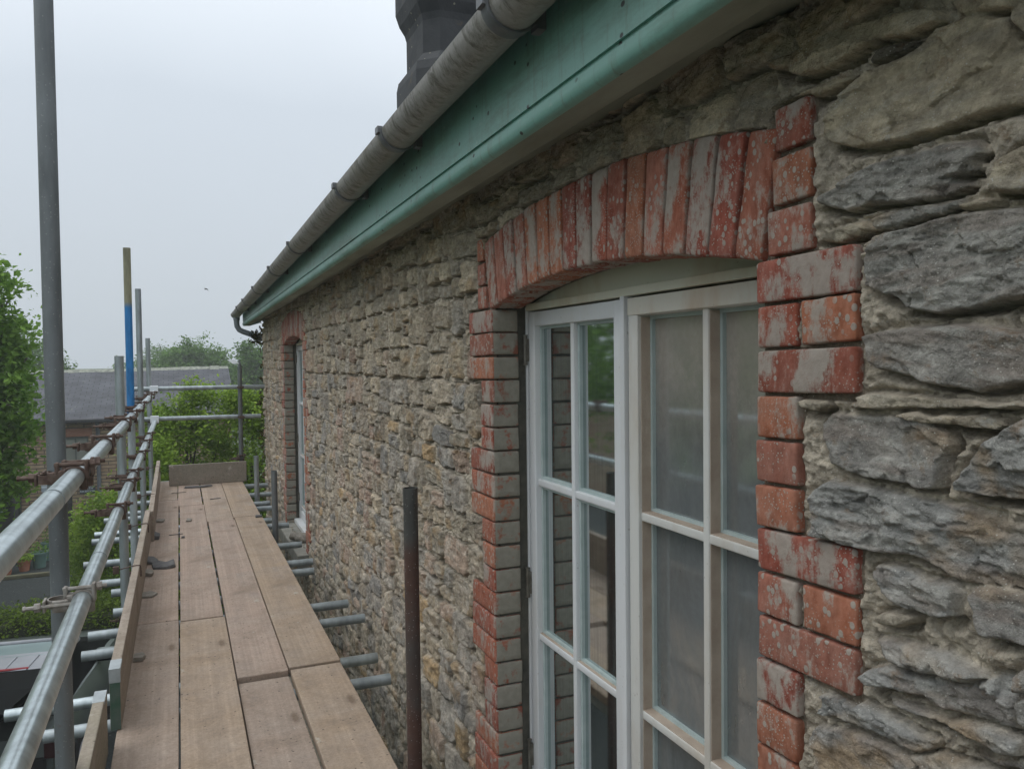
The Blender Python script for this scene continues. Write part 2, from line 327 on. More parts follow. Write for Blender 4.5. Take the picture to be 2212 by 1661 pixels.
def slates(name,c0,c1,lich,rot,sc_):
    k=N(name); v=k.map(sc_,rot); br=k.n('ShaderNodeTexBrick'); k.l(v,br.inputs['Vector']); br.inputs['Scale'].default_value=1
    br.inputs['Color1'].default_value=(*c0,1);br.inputs['Color2'].default_value=(*c1,1);br.inputs['Mortar'].default_value=(.025,.027,.032,1)
    br.inputs['Mortar Size'].default_value=.010; br.inputs['Brick Width'].default_value=.26; br.inputs['Row Height'].default_value=.145; br.offset=.5
    c=k.mix(1,br.outputs[0],k.ramp(k.noise(2.2,5),(.3,.7),(.7,1.35)),'MULTIPLY'); c=k.mix(k.ramp(k.noise(6,5,rough=.75),(.6,0.),(.72,lich)),c,(.22,.23,.19))
    k.bump(br.outputs[1],.012,-1); return k.fin(c,.7,0,.4)
# =============== GROUND ===============
W=.93
k=N('gravel'); c=k.mix(k.ramp(k.noise(.35,4),(.3,0.),(.7,1.)),(.033,.038,.038),(.058,.063,.061)); c=k.mix(1,c,k.ramp(k.noise(26,4,rough=.8),(.3,.6),(.7,1.4)),'MULTIPLY')
c=k.mix(k.ramp(k.vor(9),(.05,.6),(.1,0.)),c,(.30,.31,.29)); k.bump(k.noise(30,4),.02,.8); MT['gravel']=k.fin(c,1,0,.05)
k=N('grass'); c=k.mix(k.noise(.5,5),(.03,.055,.015),(.07,.10,.03)); c=k.mix(1,c,k.ramp(k.noise(15,4),(.3,.6),(.7,1.4)),'MULTIPLY'); MT['grass']=k.fin(c,.95)
b=MB(); n=14; S=900
xs=[-S,-200,-60,-20,20,60,200,S]
b.add([(x,y,0) for y in xs for x in xs],[(j*8+i,j*8+i+1,j*8+i+9,j*8+i+8) for j in range(7) for i in range(7)])
tag(b.build('ground',MT['grass']),kind='structure')
b=MB(); b.box(-16,.9,-8,23.5,-.02,.004); tag(b.build('gravel_yard',MT['gravel']),kind='structure')
# =============== STONE HOUSE ===============
house=empty('stone_house',(0,0,0),'stone house with red brick window surrounds, mint green eaves and white windows beside the scaffold','house')
FAR=5.50       # second window stands this far along the wall
def arch_z(y,R=3.25,cz=4.726-3.25,c=1.745): return cz+np.sqrt(np.maximum(R*R-(y-c)**2,0))
# ---- brick lists (y0,y1,z0,z1) on the face of the wall ----
SPR=4.661; PIT=.0765
def jamb_bricks():
    out=[]
    for i in range(24):
        z1=SPR-i*PIT; z0=z1-.0705
        wide=(i//3)%2==0
        if wide:
            if i%3==1: out+= [(1.114,1.015,'R'),(1.008,.889,'R')] if 0 else [(1.016,1.114,z0,z1,'R'),(.892,1.006,z0,z1,'R')]
            else: out.append((.892,1.114,z0,z1,'R'))
            out.append((2.376,2.592,z0,z1,'L'))
        else:
            out.append((1.012,1.114,z0,z1,'R')); out.append((2.376,2.486,z0,z1,'L'))
    return out
def shoulder():
    o=[]
    for z0,z1 in ((4.668,4.742),(4.751,4.828),(4.838,4.908)): o.append((.985,1.088-(z0-4.66)*.12,z0,z1,'S'))
    for z0,z1 in ((4.668,4.738),(4.747,4.817),(4.826,4.896)): o.append((2.425+(z0-4.66)*.13,2.500,z0,z1,'S'))
    return o
JB=jamb_bricks(); SH=shoulder()
# ---- rubble wall as one displaced sheet ----
def seg(a,b_,d0,d1=None):
    if d1 is None: return np.arange(a,b_,d0)
    r=[];x=a
    while x<b_: r.append(x); x+=d0+(d1-d0)*(x-a)/(b_-a)
    return np.array(r)
Ys=np.concatenate([seg(-3,0.2,.03),seg(.2,.5,.008),seg(.5,1.14,.0019),seg(1.14,2.34,.006),seg(2.34,4.2,.0036,.0045),seg(4.2,9.9,.006,.012),[9.9]])
Zs=np.concatenate([seg(-.05,2.2,.03),seg(2.2,3.3,.009),seg(3.3,3.56,.005),seg(3.56,5.10,.0024),[5.10,5.14]])
ny,nz=len(Ys),len(Zs); Yg,Zg=np.meshgrid(Ys,Zs,indexing='ij')
wy=Yg+(fbm(Yg*9,Zg*9,1,2)-.5)*.024+(fbm(Yg*42,Zg*42,5,2)-.5)*.012
wz=Zg+(fbm(Yg*7+9,Zg*9,2,2)-.5)*.024+(fbm(Yg*42,Zg*42,6,2)-.5)*.011
sdb=np.full(Yg.shape,-1.,np.float32); sid=np.full(Yg.shape,-1,np.int32)
TR=[('p',[(0.953,4.838),(0.948,4.861),(0.936,4.883),(0.901,4.901),(0.866,4.908),(0.826,4.91),(0.799,4.913),(0.781,4.92),(0.763,4.93),(0.725,4.928),(0.692,4.919),(0.661,4.905),(0.656,4.886),(0.637,4.865),(0.636,4.795),(0.66,4.798),(0.699,4.8),(0.741,4.797),(0.777,4.796),(0.816,4.794),(0.857,4.798),(0.885,4.801),(0.912,4.812),(0.943,4.823)]),
('s',[(1.077,4.917),(0.994,4.923),(0.936,4.923),(0.887,4.91),(0.924,4.904),(0.994,4.904),(1.068,4.902)]),
('d',[(0.879,4.923),(0.861,4.939),(0.826,4.933),(0.791,4.923),(0.816,4.916),(0.847,4.917),(0.874,4.916)]),
('p',[(1.026,4.994),(0.948,4.998),(0.836,4.977),(0.76,4.955),(0.749,4.933),(0.797,4.929),(0.857,4.946),(0.901,4.939),(0.948,4.936),(0.999,4.943),(1.026,4.956)]),
('p',[(0.653,4.907),(0.644,4.913),(0.618,4.906),(0.604,4.846),(0.633,4.866),(0.652,4.892)]),
('p',[(1.095,4.995),(1.054,4.997),(1.028,4.992),(1.034,4.97),(1.077,4.979)]),
('p',[(0.749,4.953),(0.725,4.959),(0.654,4.941),(0.654,4.909),(0.692,4.922),(0.725,4.929)]),
('l',[(0.964,4.736),(0.959,4.752),(0.927,4.757),(0.919,4.768),(0.88,4.774),(0.838,4.778),(0.803,4.778),(0.741,4.777),(0.711,4.77),(0.701,4.753),(0.714,4.744),(0.714,4.73),(0.741,4.727),(0.721,4.718),(0.718,4.711),(0.739,4.706),(0.768,4.703),(0.811,4.706),(0.866,4.718),(0.889,4.715),(0.907,4.712),(0.936,4.723)]),
('p',[(0.682,4.696),(0.684,4.719),(0.678,4.736),(0.662,4.744),(0.643,4.748),(0.59,4.747),(0.59,4.691),(0.643,4.691),(0.662,4.694)]),
('l',[(0.868,4.684),(0.866,4.698),(0.844,4.702),(0.803,4.703),(0.764,4.697),(0.73,4.698),(0.728,4.686),(0.755,4.683),(0.803,4.679),(0.827,4.675),(0.855,4.677)]),
('s',[(0.972,4.683),(0.951,4.694),(0.912,4.699),(0.882,4.695),(0.877,4.682),(0.893,4.674),(0.926,4.669),(0.951,4.676)]),
('l',[(0.866,4.657),(0.857,4.667),(0.84,4.673),(0.803,4.674),(0.764,4.676),(0.719,4.678),(0.677,4.676),(0.642,4.674),(0.576,4.666),(0.575,4.562),(0.641,4.564),(0.677,4.562),(0.701,4.556),(0.745,4.554),(0.767,4.559),(0.796,4.564),(0.808,4.577),(0.844,4.59),(0.866,4.599),(0.875,4.621),(0.877,4.639)]),
('p',[(0.726,4.692),(0.694,4.692),(0.678,4.688),(0.681,4.679),(0.702,4.678),(0.724,4.682)]),
('b',[(0.871,4.531),(0.844,4.535),(0.792,4.54),(0.727,4.541),(0.684,4.535),(0.638,4.528),(0.575,4.521),(0.574,4.463),(0.652,4.462),(0.676,4.457),(0.7,4.45),(0.735,4.459),(0.767,4.461),(0.786,4.469),(0.826,4.476),(0.848,4.478),(0.861,4.492),(0.866,4.509)]),
('s',[(0.907,4.422),(0.899,4.437),(0.874,4.444),(0.822,4.446),(0.744,4.445),(0.692,4.439),(0.64,4.442),(0.574,4.445),(0.574,4.438),(0.709,4.431),(0.744,4.43),(0.801,4.428),(0.843,4.424),(0.865,4.423)]),
('s',[(0.818,4.418),(0.782,4.424),(0.761,4.42),(0.692,4.425),(0.669,4.422),(0.66,4.414),(0.675,4.407),(0.7,4.406),(0.744,4.409),(0.772,4.409),(0.801,4.412)]),
('b',[(0.961,4.377),(0.964,4.396),(0.946,4.413),(0.906,4.411),(0.861,4.412),(0.812,4.418),(0.789,4.415),(0.762,4.41),(0.737,4.399),(0.733,4.383),(0.747,4.362),(0.747,4.345),(0.751,4.322),(0.771,4.317),(0.811,4.32),(0.865,4.32),(0.911,4.327),(0.948,4.334),(0.951,4.349)]),
('l',[(0.727,4.332),(0.72,4.349),(0.703,4.376),(0.688,4.393),(0.669,4.407),(0.64,4.424),(0.574,4.439),(0.573,4.329),(0.639,4.325),(0.659,4.323),(0.691,4.323),(0.725,4.323)]),
('l',[(0.979,4.217),(0.974,4.242),(0.975,4.277),(0.964,4.297),(0.946,4.309),(0.887,4.308),(0.832,4.305),(0.781,4.304),(0.725,4.302),(0.674,4.298),(0.639,4.295),(0.572,4.294),(0.571,4.215),(0.638,4.215),(0.677,4.212),(0.707,4.206),(0.735,4.207),(0.76,4.217),(0.791,4.222),(0.816,4.218),(0.858,4.213),(0.911,4.212),(0.969,4.214)]),
('s',[(1.015,4.427),(0.99,4.431),(0.956,4.429),(0.948,4.422),(0.966,4.411),(0.998,4.414)]),
('l',[(0.869,4.181),(0.857,4.196),(0.821,4.2),(0.778,4.196),(0.731,4.201),(0.722,4.193),(0.723,4.174),(0.725,4.158),(0.754,4.148),(0.786,4.144),(0.816,4.141),(0.845,4.153),(0.859,4.17)]),
('b',[(0.716,4.19),(0.707,4.202),(0.677,4.209),(0.638,4.211),(0.569,4.218),(0.568,4.156),(0.638,4.145),(0.659,4.144),(0.685,4.139),(0.699,4.141),(0.706,4.162)]),
('s',[(0.859,4.12),(0.834,4.13),(0.794,4.136),(0.799,4.124),(0.82,4.111),(0.847,4.105),(0.861,4.11)]),
('l',[(0.864,4.084),(0.834,4.09),(0.79,4.094),(0.749,4.1),(0.711,4.096),(0.686,4.09),(0.711,4.076),(0.749,4.069),(0.79,4.059),(0.833,4.058),(0.852,4.069)]),
('l',[(0.885,4.024),(0.866,4.043),(0.838,4.055),(0.79,4.056),(0.749,4.065),(0.711,4.074),(0.676,4.096),(0.656,4.1),(0.652,4.066),(0.652,4.04),(0.675,4.038),(0.705,4.032),(0.749,4.025),(0.779,4.032),(0.833,4.023),(0.866,4.016)]),
('l',[(0.845,4.009),(0.79,4.014),(0.749,4.014),(0.705,4.027),(0.675,4.033),(0.644,4.033),(0.643,4.012),(0.665,4.005),(0.711,4.008),(0.759,4.01),(0.811,4.003)]),
('b',[(0.651,4.105),(0.637,4.119),(0.568,4.152),(0.568,4.108),(0.651,4.084)]),
('b',[(0.65,4.075),(0.637,4.085),(0.568,4.105),(0.567,4.068),(0.639,4.049),(0.649,4.053)]),
('l',[(0.963,3.965),(0.947,3.969),(0.885,3.983),(0.833,3.983),(0.789,3.979),(0.757,3.983),(0.759,3.969),(0.789,3.948),(0.833,3.945),(0.88,3.94),(0.918,3.938),(0.958,3.934)]),
('b',[(0.986,3.892),(0.977,3.911),(0.918,3.928),(0.856,3.935),(0.811,3.938),(0.768,3.936),(0.768,3.893),(0.969,3.79),(0.972,3.862),(0.986,3.877)]),
('d',[(0.711,3.991),(0.685,3.989),(0.636,4.009),(0.567,4.034),(0.567,4.017),(0.675,3.984),(0.701,3.985)]),
('l',[(0.8,3.94),(0.749,3.969),(0.712,3.973),(0.675,3.977),(0.636,3.986),(0.567,4.004),(0.566,3.989),(0.758,3.907),(0.772,3.931)])]

rnd=random.Random(11)
stones=[]
def split(y0,y1,z0,z1,d=0):
    w_,h_=y1-y0,z1-z0
    mw=rnd.uniform(.16,.38); mh=rnd.uniform(.085,.20)
    if (w_>mw or h_>mh) and d<9:
        if w_/max(h_,.01)>rnd.uniform(1.1,1.9):
            t=y0+w_*rnd.uniform(.33,.67)
            if w_>.10: split(y0,t,z0,z1,d+1); split(t,y1,z0,z1,d+1); return
        elif h_>.075:
            t=z0+h_*rnd.uniform(.34,.66); split(y0,y1,z0,t,d+1); split(y0,y1,t,z1,d+1); return
    stones.append((y0,y1,z0,z1))
z=0.
while z<5.1:
    hh=rnd.uniform(.22,.42); z1=min(z+hh,5.14)
    if z1>4.98: z1=5.14
    y=-3.
    while y<9.95:
        ww=rnd.uniform(.5,.9); split(y,min(y+ww,10.),z,z1); y+=ww
    z=z1
polys=[]
for y0,y1,z0,z1 in stones:
    cy,cz=(y0+y1)/2,(z0+z1)/2
    if .42<cy<1.12 and 3.52<cz<5.0: continue
    if 1.15<cy<2.33 and 2.95<cz<4.66: continue
    g=rnd.uniform(.004,.011); j=lambda a: rnd.uniform(0,a)
    a0,a1,b0,b1=y0+g,y1-g,z0+g*.8,z1-g*.8; w_,h_=a1-a0,b1-b0
    if w_<.02 or h_<.02: continue
    s=min(w_,h_)*.30
    P=[(a0+j(s),b0+j(.006)),(a0+w_*.5,b0-j(.006)+.003),(a1-j(s),b0+j(.006)),(a1-j(.006),b0+s*.7*rnd.random()+.01),(a1-j(.008),b1-s*.7*rnd.random()-.005),(a1-j(s),b1-j(.006)),(a0+w_*rnd.uniform(.3,.7),b1+j(.004)-.002),(a0+j(s),b1-j(.006)),(a0+j(.008),b1-s*.7*rnd.random()-.005),(a0+j(.006),b0+s*.7*rnd.random()+.01)]
    polys.append(('r',P))
polys+= [(k_,[(y,z) for y,z in P]) for k_,P in TR]
def in_poly_sd(P,X,Y_):
    n=len(P); dmin=np.full(X.shape,9.,np.float32); ins=np.zeros(X.shape,bool)
    for i in range(n):
        ax,ay=P[i]; bx,by=P[(i+1)%n]; ex,ey=bx-ax,by-ay; L=ex*ex+ey*ey+1e-12
        t=np.clip(((X-ax)*ex+(Y_-ay)*ey)/L,0,1); dx=X-ax-t*ex; dy=Y_-ay-t*ey; dmin=np.minimum(dmin,dx*dx+dy*dy)
        c=((ay>Y_)!=(by>Y_)); xi=(bx-ax)*(Y_-ay)/((by-ay) if abs(by-ay)>1e-12 else 1e-12)+ax; ins^=c&(X<xi)
    d=np.sqrt(dmin); return np.where(ins,d,-d)
K=len(polys); rs=np.random.RandomState(5)
for i,(kd,P) in enumerate(polys):
    py=[p[0] for p in P]; pz=[p[1] for p in P]; m=.035
    i0,i1=np.searchsorted(Ys,[min(py)-m,max(py)+m]); j0,j1=np.searchsorted(Zs,[min(pz)-m,max(pz)+m])
    if i1-i0<1 or j1-j0<1: continue
    s=in_poly_sd(P,wy[i0:i1,j0:j1],wz[i0:i1,j0:j1]) if kd=='r' else in_poly_sd(P,(wy[i0:i1,j0:j1]*.35+Yg[i0:i1,j0:j1]*.65),(wz[i0:i1,j0:j1]*.35+Zg[i0:i1,j0:j1]*.65))
    o=s>sdb[i0:i1,j0:j1]; sdb[i0:i1,j0:j1]=np.where(o,s,sdb[i0:i1,j0:j1]); sid[i0:i1,j0:j1]=np.where(o,i,sid[i0:i1,j0:j1])
kinds=np.array([{'r':0,'p':1,'s':2,'d':3,'l':4,'b':5}[p[0]] for p in polys]+[0])
base=rs.uniform(-.004,.011,K+1); base[kinds>0]=rs.uniform(.003,.013,(kinds>0).sum()); base[kinds==3]=-.004
ty=rs.uniform(-.10,.10,K+1); tz=rs.uniform(-.12,.10,K+1); cy=np.array([np.mean([q[0] for q in p[1]]) for p in polys]+[0]); cz=np.array([np.mean([q[1] for q in p[1]]) for p in polys]+[0])
ee=rs.uniform(.0035,.009,K+1); lamf=rs.uniform(0,1,K+1)**2*.5; lamf[kinds==4]=.62; lamf[kinds==5]=.16; lamf[kinds==1]=.10; lamf[kinds==2]=.3
ang=rs.uniform(-.18,.18,K+1)
I=sid
t=np.clip((sdb+.001)/ee[I],0,1); prof=t*(2-t)
dy=np.clip(Yg-cy[I],-.2,.2); dz=np.clip(Zg-cz[I],-.1,.1)
u=Yg*np.cos(ang[I])+Zg*np.sin(ang[I]); v=-Yg*np.sin(ang[I])+Zg*np.cos(ang[I])
lam=fbm(u*26+I*3.1,v*120,31,3); lam2=fbm(u*14+I*1.7,v*40,37,3)
ter=np.floor(lam2*6)/6.
rough=(fbm(Yg*28,Zg*28,41,4)-.5)
hs_=base[I]+ty[I]*dy+tz[I]*dz+rough*.010+lamf[I]*((lam-.5)*.013+(ter-.5)*.020)+ (fbm(Yg*6,Zg*6,43,2)-.5)*.012
i1_,i2_,ex,ey=worley(u*13+I*7.3+(fbm(u*30,v*30,101,2)-.5)*.6,v*30+I*3.1+(fbm(u*30,v*30,102,2)-.5)*.9,103)
fa=np.where(kinds[I]==4,.0062,np.where(kinds[I]>0,.0038,.0038))
hs_=hs_+fa*((i1_-.5)*2+(i2_-.5)*1.6*ey+(i1_*7%1-.5)*1.2*ex)
j1_,j2_,ex,ey=worley(u*38+I*1.3,v*85,107); hs_=hs_+fa*.34*((j1_-.5)*2+(j2_-.5)*1.5*ey)
g1_,g2_,ex,ey=worley(Yg*95,Zg*95,109)
mort=-.016+(g1_-.5)*.0065+(fbm(Yg*25,Zg*25,51,4)-.5)*.018+(fbm(Yg*95,Zg*95,53,2)-.5)*.009+np.clip(-sdb,0,.03)*.35
slush=fbm(Yg*3.2,Zg*3.2,57,3)            # where pointing still fills the joints
rdg=(1-np.abs(2*fbm(u*8+I*2.3,v*19,97,3)-1)); hs_=hs_+(rdg-.6)*np.where(kinds[I]>0,.009,.005)
mort=mort+np.clip((slush-.42)*5,0,1)*np.where(Yg<1.2,.005,.009)
gzs=np.gradient(sdb,axis=1)/np.maximum(np.gradient(Zg,axis=1),1e-6)      # >0 just under a stone
und=np.clip(gzs*1.4-.35,0,1)*np.clip(1+sdb/.016,0,1)*(sdb<.001)*np.clip((fbm(Yg*7,Zg*7,63,2)-.33)*6,.15,1)
h=mort*(1-prof)+hs_*prof
# deep open joints here and there below stones
crk=np.clip(1-np.abs(sdb+.004)/.005,0,1)*np.clip((vn(Yg*11,Zg*11,61)-.42)*4,0,1); h=h-crk*.010-und*.030
for hy,hz,hr in ((3.20,3.82,.030),(4.62,3.47,.024),(2.93,4.45,.018),(5.7,4.1,.02)):
    d=np.hypot(Yg-hy,(Zg-hz)*1.1); h=h-np.clip(1-(d/hr)**3,0,1)*.06
# brick zones: wall sinks behind bricks
def zone(y0,y1,z0,z1): 
    g=.003; return (Yg>y0-g)&(Yg<y1+g)&(Zg>z0-g-.004)&(Zg<z1+g+.004)
bz=np.zeros(Yg.shape,bool)
for off in (0,FAR):
    for q in JB+SH: bz|=zone(q[0]+off,q[1]+off,q[2],q[3])
    yy=Yg-off; rad=np.hypot(yy-1.745,Zg-(4.726-3.25)); bz|=(rad>3.24)&(rad<3.475)&(yy>1.09)&(yy<2.43)&(Zg>4.6)
hb=-.011+(fbm(Yg*40,Zg*40,71,3)-.5)*.008
edge=fbm(Yg*30,Zg*30,72,2)
h=np.where(bz,hb,h)
h=np.maximum(h,-.06)
# colours
pal=np.array([(.365,.325,.265),(.315,.30,.27),(.42,.365,.28),(.39,.31,.25),(.34,.31,.25),(.46,.41,.33),(.275,.275,.265),(.37,.28,.23),(.43,.32,.19)])
ci=rs.choice(len(pal),K+1,p=[.17,.17,.14,.12,.14,.08,.10,.06,.02]); cs=pal[ci]*rs.uniform(.80,1.18,(K+1,1))
cs[kinds==4]=np.array([.295,.305,.30])*rs.uniform(.88,1.1,((kinds==4).sum(),1)); cs[kinds==5]=np.array([.28,.28,.27])*rs.uniform(.9,1.1,((kinds==5).sum(),1)); cs[kinds==1]=np.array([.41,.375,.305]); cs[kinds==2]=np.array([.38,.35,.29]); cs[kinds==3]=np.array([.10,.105,.11])
cc=cs[I]
upz=np.clip((Zg-4.25)/.7,0,1)[...,None]; buff=np.array([.345,.31,.225]); f=upz*(.35+.5*fbm(Yg*2.5,Zg*2.5,81,2))[...,None]
cc=cc*(1+((i1_-.5)*.26+(j1_-.5)*.18))[...,None]
sm4=(kinds[I]>=4)[...,None]; cc=cc*(1-f*np.where(sm4,.35,1))+buff*(cc.mean(-1,keepdims=True)/.29)*f*np.where(sm4,.35,1)
smear=np.clip((fbm(Yg*15,Zg*22,83,4)-.53)*8,0,1)*np.clip(1.05-(Zg-3.2)/2.2,.12,1)*np.where(kinds[I]>=1,.35,.75)
cc=cc*(1-smear[...,None])+np.array([.49,.455,.40])*smear[...,None]
stk=np.clip((fbm(u*10,v*60,91,3)-.52)*7,0,1)*np.where(kinds[I]>=4,.35,.15); cc=cc*(1-stk[...,None])+np.array([.20,.15,.12])*stk[...,None]
stk=np.clip((fbm(u*12,v*75,93,3)-.56)*8,0,1)*np.where(kinds[I]>=4,.4,.2); cc=cc*(1-stk[...,None])+np.array([.40,.41,.39])*stk[...,None]
och=np.clip((fbm(Yg*8,Zg*12,85,4)-.63)*9,0,1)*.6; cc=cc*(1-och[...,None])+np.array([.33,.235,.13])*och[...,None]
mc=np.array([.43,.395,.33])*(.75+.5*fbm(Yg*20,Zg*20,87,3))[...,None]
mc=mc*(1+.30*np.clip(slush-.45,0,1)+(g1_-.5)*.35)[...,None]
pm=np.clip((sdb+.003)/.006,0,1)[...,None]; cc=mc*(1-pm)+cc*pm
cc=np.where(bz[...,None],np.array([.22,.19,.15])*(.8+.4*edge)[...,None],cc)
cc=np.clip(cc*np.array([1.05,1.0,.95]),.02,.8)
# drop quads inside the window openings
ym=(Yg[1:,1:]+Yg[:-1,:-1])/2; zm=(Zg[1:,1:]+Zg[:-1,:-1])/2; keep=np.ones(ym.shape,bool)
for off in (0,FAR):
    mg=.012 if off else .004
    keep&=~((ym-off>1.114-mg)&(ym-off<2.376+mg)&(zm>2.96)&(zm<arch_z(ym-off)+.004))
idx=np.arange(ny*nz).reshape(ny,nz); Q=np.stack([idx[:-1,:-1],idx[:-1,1:],idx[1:,1:],idx[1:,:-1]],-1)[keep]
V=np.stack([W-h,Yg,Zg],-1).reshape(-1,3)
npmesh('rubble_wall',V,Q,MT['stone'],house,cc.reshape(-1,3))
# gable and back walls, roof, ridge, interior
b=MB(); b.box(W+.0,7.6,9.90,10.35,0,5.0) if 0 else None
b=MB(); b.box(W+.03,7.6,9.885,9.9+.02,-.02,5.1); b.add([(W+.03,9.9,5.1),(7.6,9.9,5.1),(4.26,9.9,7.4)],[(0,1,2),(2,1,0)]); b.box(7.4,7.6,-3,9.88,-.02,5.1); b.box(W+.03,7.4,-3,-2.9,-.02,5.1)
b.build('gable_wall',m_var('gable_stone',(.17,.165,.15),(.27,.255,.22),6,.95,0,20,.02),house)
MT['roof_slate']=slates('roof_slate',(.10,.105,.12),(.13,.135,.15),.5,(0,0,0),(1,1,1))
sl_=.0072
b=MB(); 
for side in (1,-1):
    xe=.66 if side==1 else 7.9; vs=[]
    for y in (-3.3,10.3):
        vs+=[(xe,y,5.235-sl_*y),(4.26,y,5.235+2.55-sl_*y),(4.26,y,5.235+2.59-sl_*y),(xe,y,5.255-sl_*y)]
    b.add(vs,[(0,1,5,4),(3,7,6,2),(0,4,7,3),(0,3,2,1),(4,5,6,7)])
b.build('slate_roof',MT['roof_slate'],house)
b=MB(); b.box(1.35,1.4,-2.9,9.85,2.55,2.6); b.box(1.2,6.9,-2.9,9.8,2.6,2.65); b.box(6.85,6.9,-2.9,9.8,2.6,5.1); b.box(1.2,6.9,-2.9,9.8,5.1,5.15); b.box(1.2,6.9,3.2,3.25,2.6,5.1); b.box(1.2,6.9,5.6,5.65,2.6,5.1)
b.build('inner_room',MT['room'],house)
# ---- eaves: fascia with bead and groove, box soffit ----
def zf(z_): return z_+sl_*0
f0=5.022
b=MB()
b.prism([(.735,f0+.052),(.735,f0+.235),(.757,f0+.235),(.757,f0+.052)],'y',-3.2,10.3,0,sl_)        # upper face
b.prism([(.741,f0+.044),(.741,f0+.052),(.757,f0+.052),(.757,f0+.044)],'y',-3.2,10.3,0,sl_)        # groove
b.prism([(.733,f0+.040),(.731,f0+.026),(.733,f0+.010),(.740,f0+.002),(.752,f0),(.757,f0+.044),(.740,f0+.044)],'y',-3.2,10.3,0,sl_) # rounded bead
b.build('fascia_board',MT['mint'],house,smooth=True)
b=MB(); b.prism([(.752,f0),(.815,f0+.002),(.822,f0+.035),(.965,f0+.062),(.965,f0+.08),(.757,f0+.08)],'y',-3.2,10.297,0,sl_)
b.build('soffit_board',MT['soffit'],house)
b=MB(); b.box(.74,4.26,10.275,10.31,4.97,5.02) if 0 else None
b=MB(); b.add([(.745,10.302,4.948),(.82,10.302,4.95),(.95,10.302,4.99),(.95,10.302,5.16),(.745,10.302,5.16),(.745,10.33,4.948),(.82,10.33,4.95),(.95,10.33,4.99),(.95,10.33,5.16),(.745,10.33,5.16)],[(0,1,2,3,4),(9,8,7,6,5),(0,5,6,1),(1,6,7,2),(3,8,9,4),(4,9,5,0),(2,7,8,3)])
b.build('barge_end',MT['mint'],house)
# ---- gutter ----
GX,GR=.660,.058
def gz(y): return 5.243-.0165*(y-1.5)*(1 if y>1.5 else .3)
gys=[-3.2]+[1.5+i*.55 for i in range(17)]; gys=[y for y in gys if y<10.36]+[10.40]
def half(R,y0,y1,t=.004,n=14,mi=0,lip=.0,zoff=0):
    vs=[]
    for y in (y0,y1):
        for rr in (R,R-t):
            for i in range(n+1):
                th=math.pi*(1+i/n); vs.append((GX+rr*math.cos(th),y,gz(y)+zoff+rr*math.sin(th)))
    m_=n+1; fs=[]
    for i in range(n): fs+=[(i,i+1,2*m_+i+1,2*m_+i),(m_+i+1,m_+i,3*m_+i,3*m_+i+1)]
    for i in range(n): fs+=[(i+1,i,m_+i,m_+i+1),(2*m_+i,2*m_+i+1,3*m_+i+1,3*m_+i)]
    fs+=[(0,2*m_,3*m_,m_),(n,m_+n,3*m_+n,2*m_+n)]
    return vs,fs
b=MB()
for a,c_ in zip(gys[:-1],gys[1:]): b.add(*half(GR,a,c_))
# stopped end
n=14; vs=[(GX,10.40,gz(10.4))]+[(GX+GR*math.cos(math.pi*(1+i/n)),10.401,gz(10.4)+GR*math.sin(math.pi*(1+i/n))) for i in range(n+1)]; b.add(vs,[(0,i+1,i+2) for i in range(n)]+[(0,i+2,i+1) for i in range(n)])
gut=b.build('gutter',MT['gutter'],house,smooth=True)
for i,y in enumerate([1.565,2.495,3.28,4.78,5.88,7.22,8.4,9.3]):
    b=MB(); wdt=.036 if i in (0,1,2,4) else .024
    b.add(*half(GR+.0035,y-wdt/2,y+wdt/2,.004)); b.add(*half(GR+.006,y-wdt/2-.005,y-wdt/2+.003,.005))
    b.box(GX-GR-.012,GX-GR+.004,y-wdt/2,y+wdt/2,gz(y)-.012,gz(y)+.008)
    b.box(GX+GR-.003,.737,y-wdt/2,y+wdt/2,gz(y)-.045,gz(y)+.006)
    b.build('gutter_bracket',MT['bracket'],gut,smooth=True)
b=MB(); y=10.22; z=gz(y)-GR
b.path([(GX,y,z+.02),(GX,y,z-.06),(GX+.004,y,z-.10),(GX+.03,y,z-.145),(GX+.07,y,z-.165),(.86,y-.03,z-.215),(.985,y-.06,z-.25)],.033,16)
b.path([(.985,y-.06,z-.25),(1.01,y-.1,z-.30),(1.01,y-.1,2.0),(1.01,y-.1,.0)],.033,12)
b.path([(GX,y,z+.03),(GX,y,z-.03)],.039,16)
b.build('downpipe',MT['pipe'],house,smooth=True)
# ---- chimney ----
def octa(cx,cy,hw,ch,zz): return [(cx-hw+ch,cy-hw,zz),(cx+hw-ch,cy-hw,zz),(cx+hw,cy-hw+ch,zz),(cx+hw,cy+hw-ch,zz),(cx+hw-ch,cy+hw,zz),(cx-hw+ch,cy+hw,zz),(cx-hw,cy+hw-ch,zz),(cx-hw,cy-hw+ch,zz)]
b=MB(); prof=[(5.4,.335,.10),(6.28,.335,.10),(6.335,.325,.10),(6.40,.275,.085),(6.60,.275,.085),(6.64,.285,.09),(6.70,.315,.10),(6.78,.335,.10),(6.95,.335,.10),(7.0,.30,.09),(7.05,.22,.07)]
CXc,CYc=1.715,4.95
vs=[]; 
for z_,hw,ch in prof: vs+=octa(CXc,CYc+.05,hw,ch,z_)
b.add(vs,[(k_*8+i,k_*8+(i+1)%8,(k_+1)*8+(i+1)%8,(k_+1)*8+i) for k_ in range(len(prof)-1) for i in range(8)]+[tuple(range((len(prof)-1)*8,len(prof)*8))])
ch_=b.build('chimney',MT['chimney'],house)
b=MB(); b.tube((CXc,CYc+.05,7.03),(CXc,CYc+.05,7.4),.12,.10,20,hollow=True); b.build('chimney_pot',MT['brick_grime'],ch_,smooth=True)
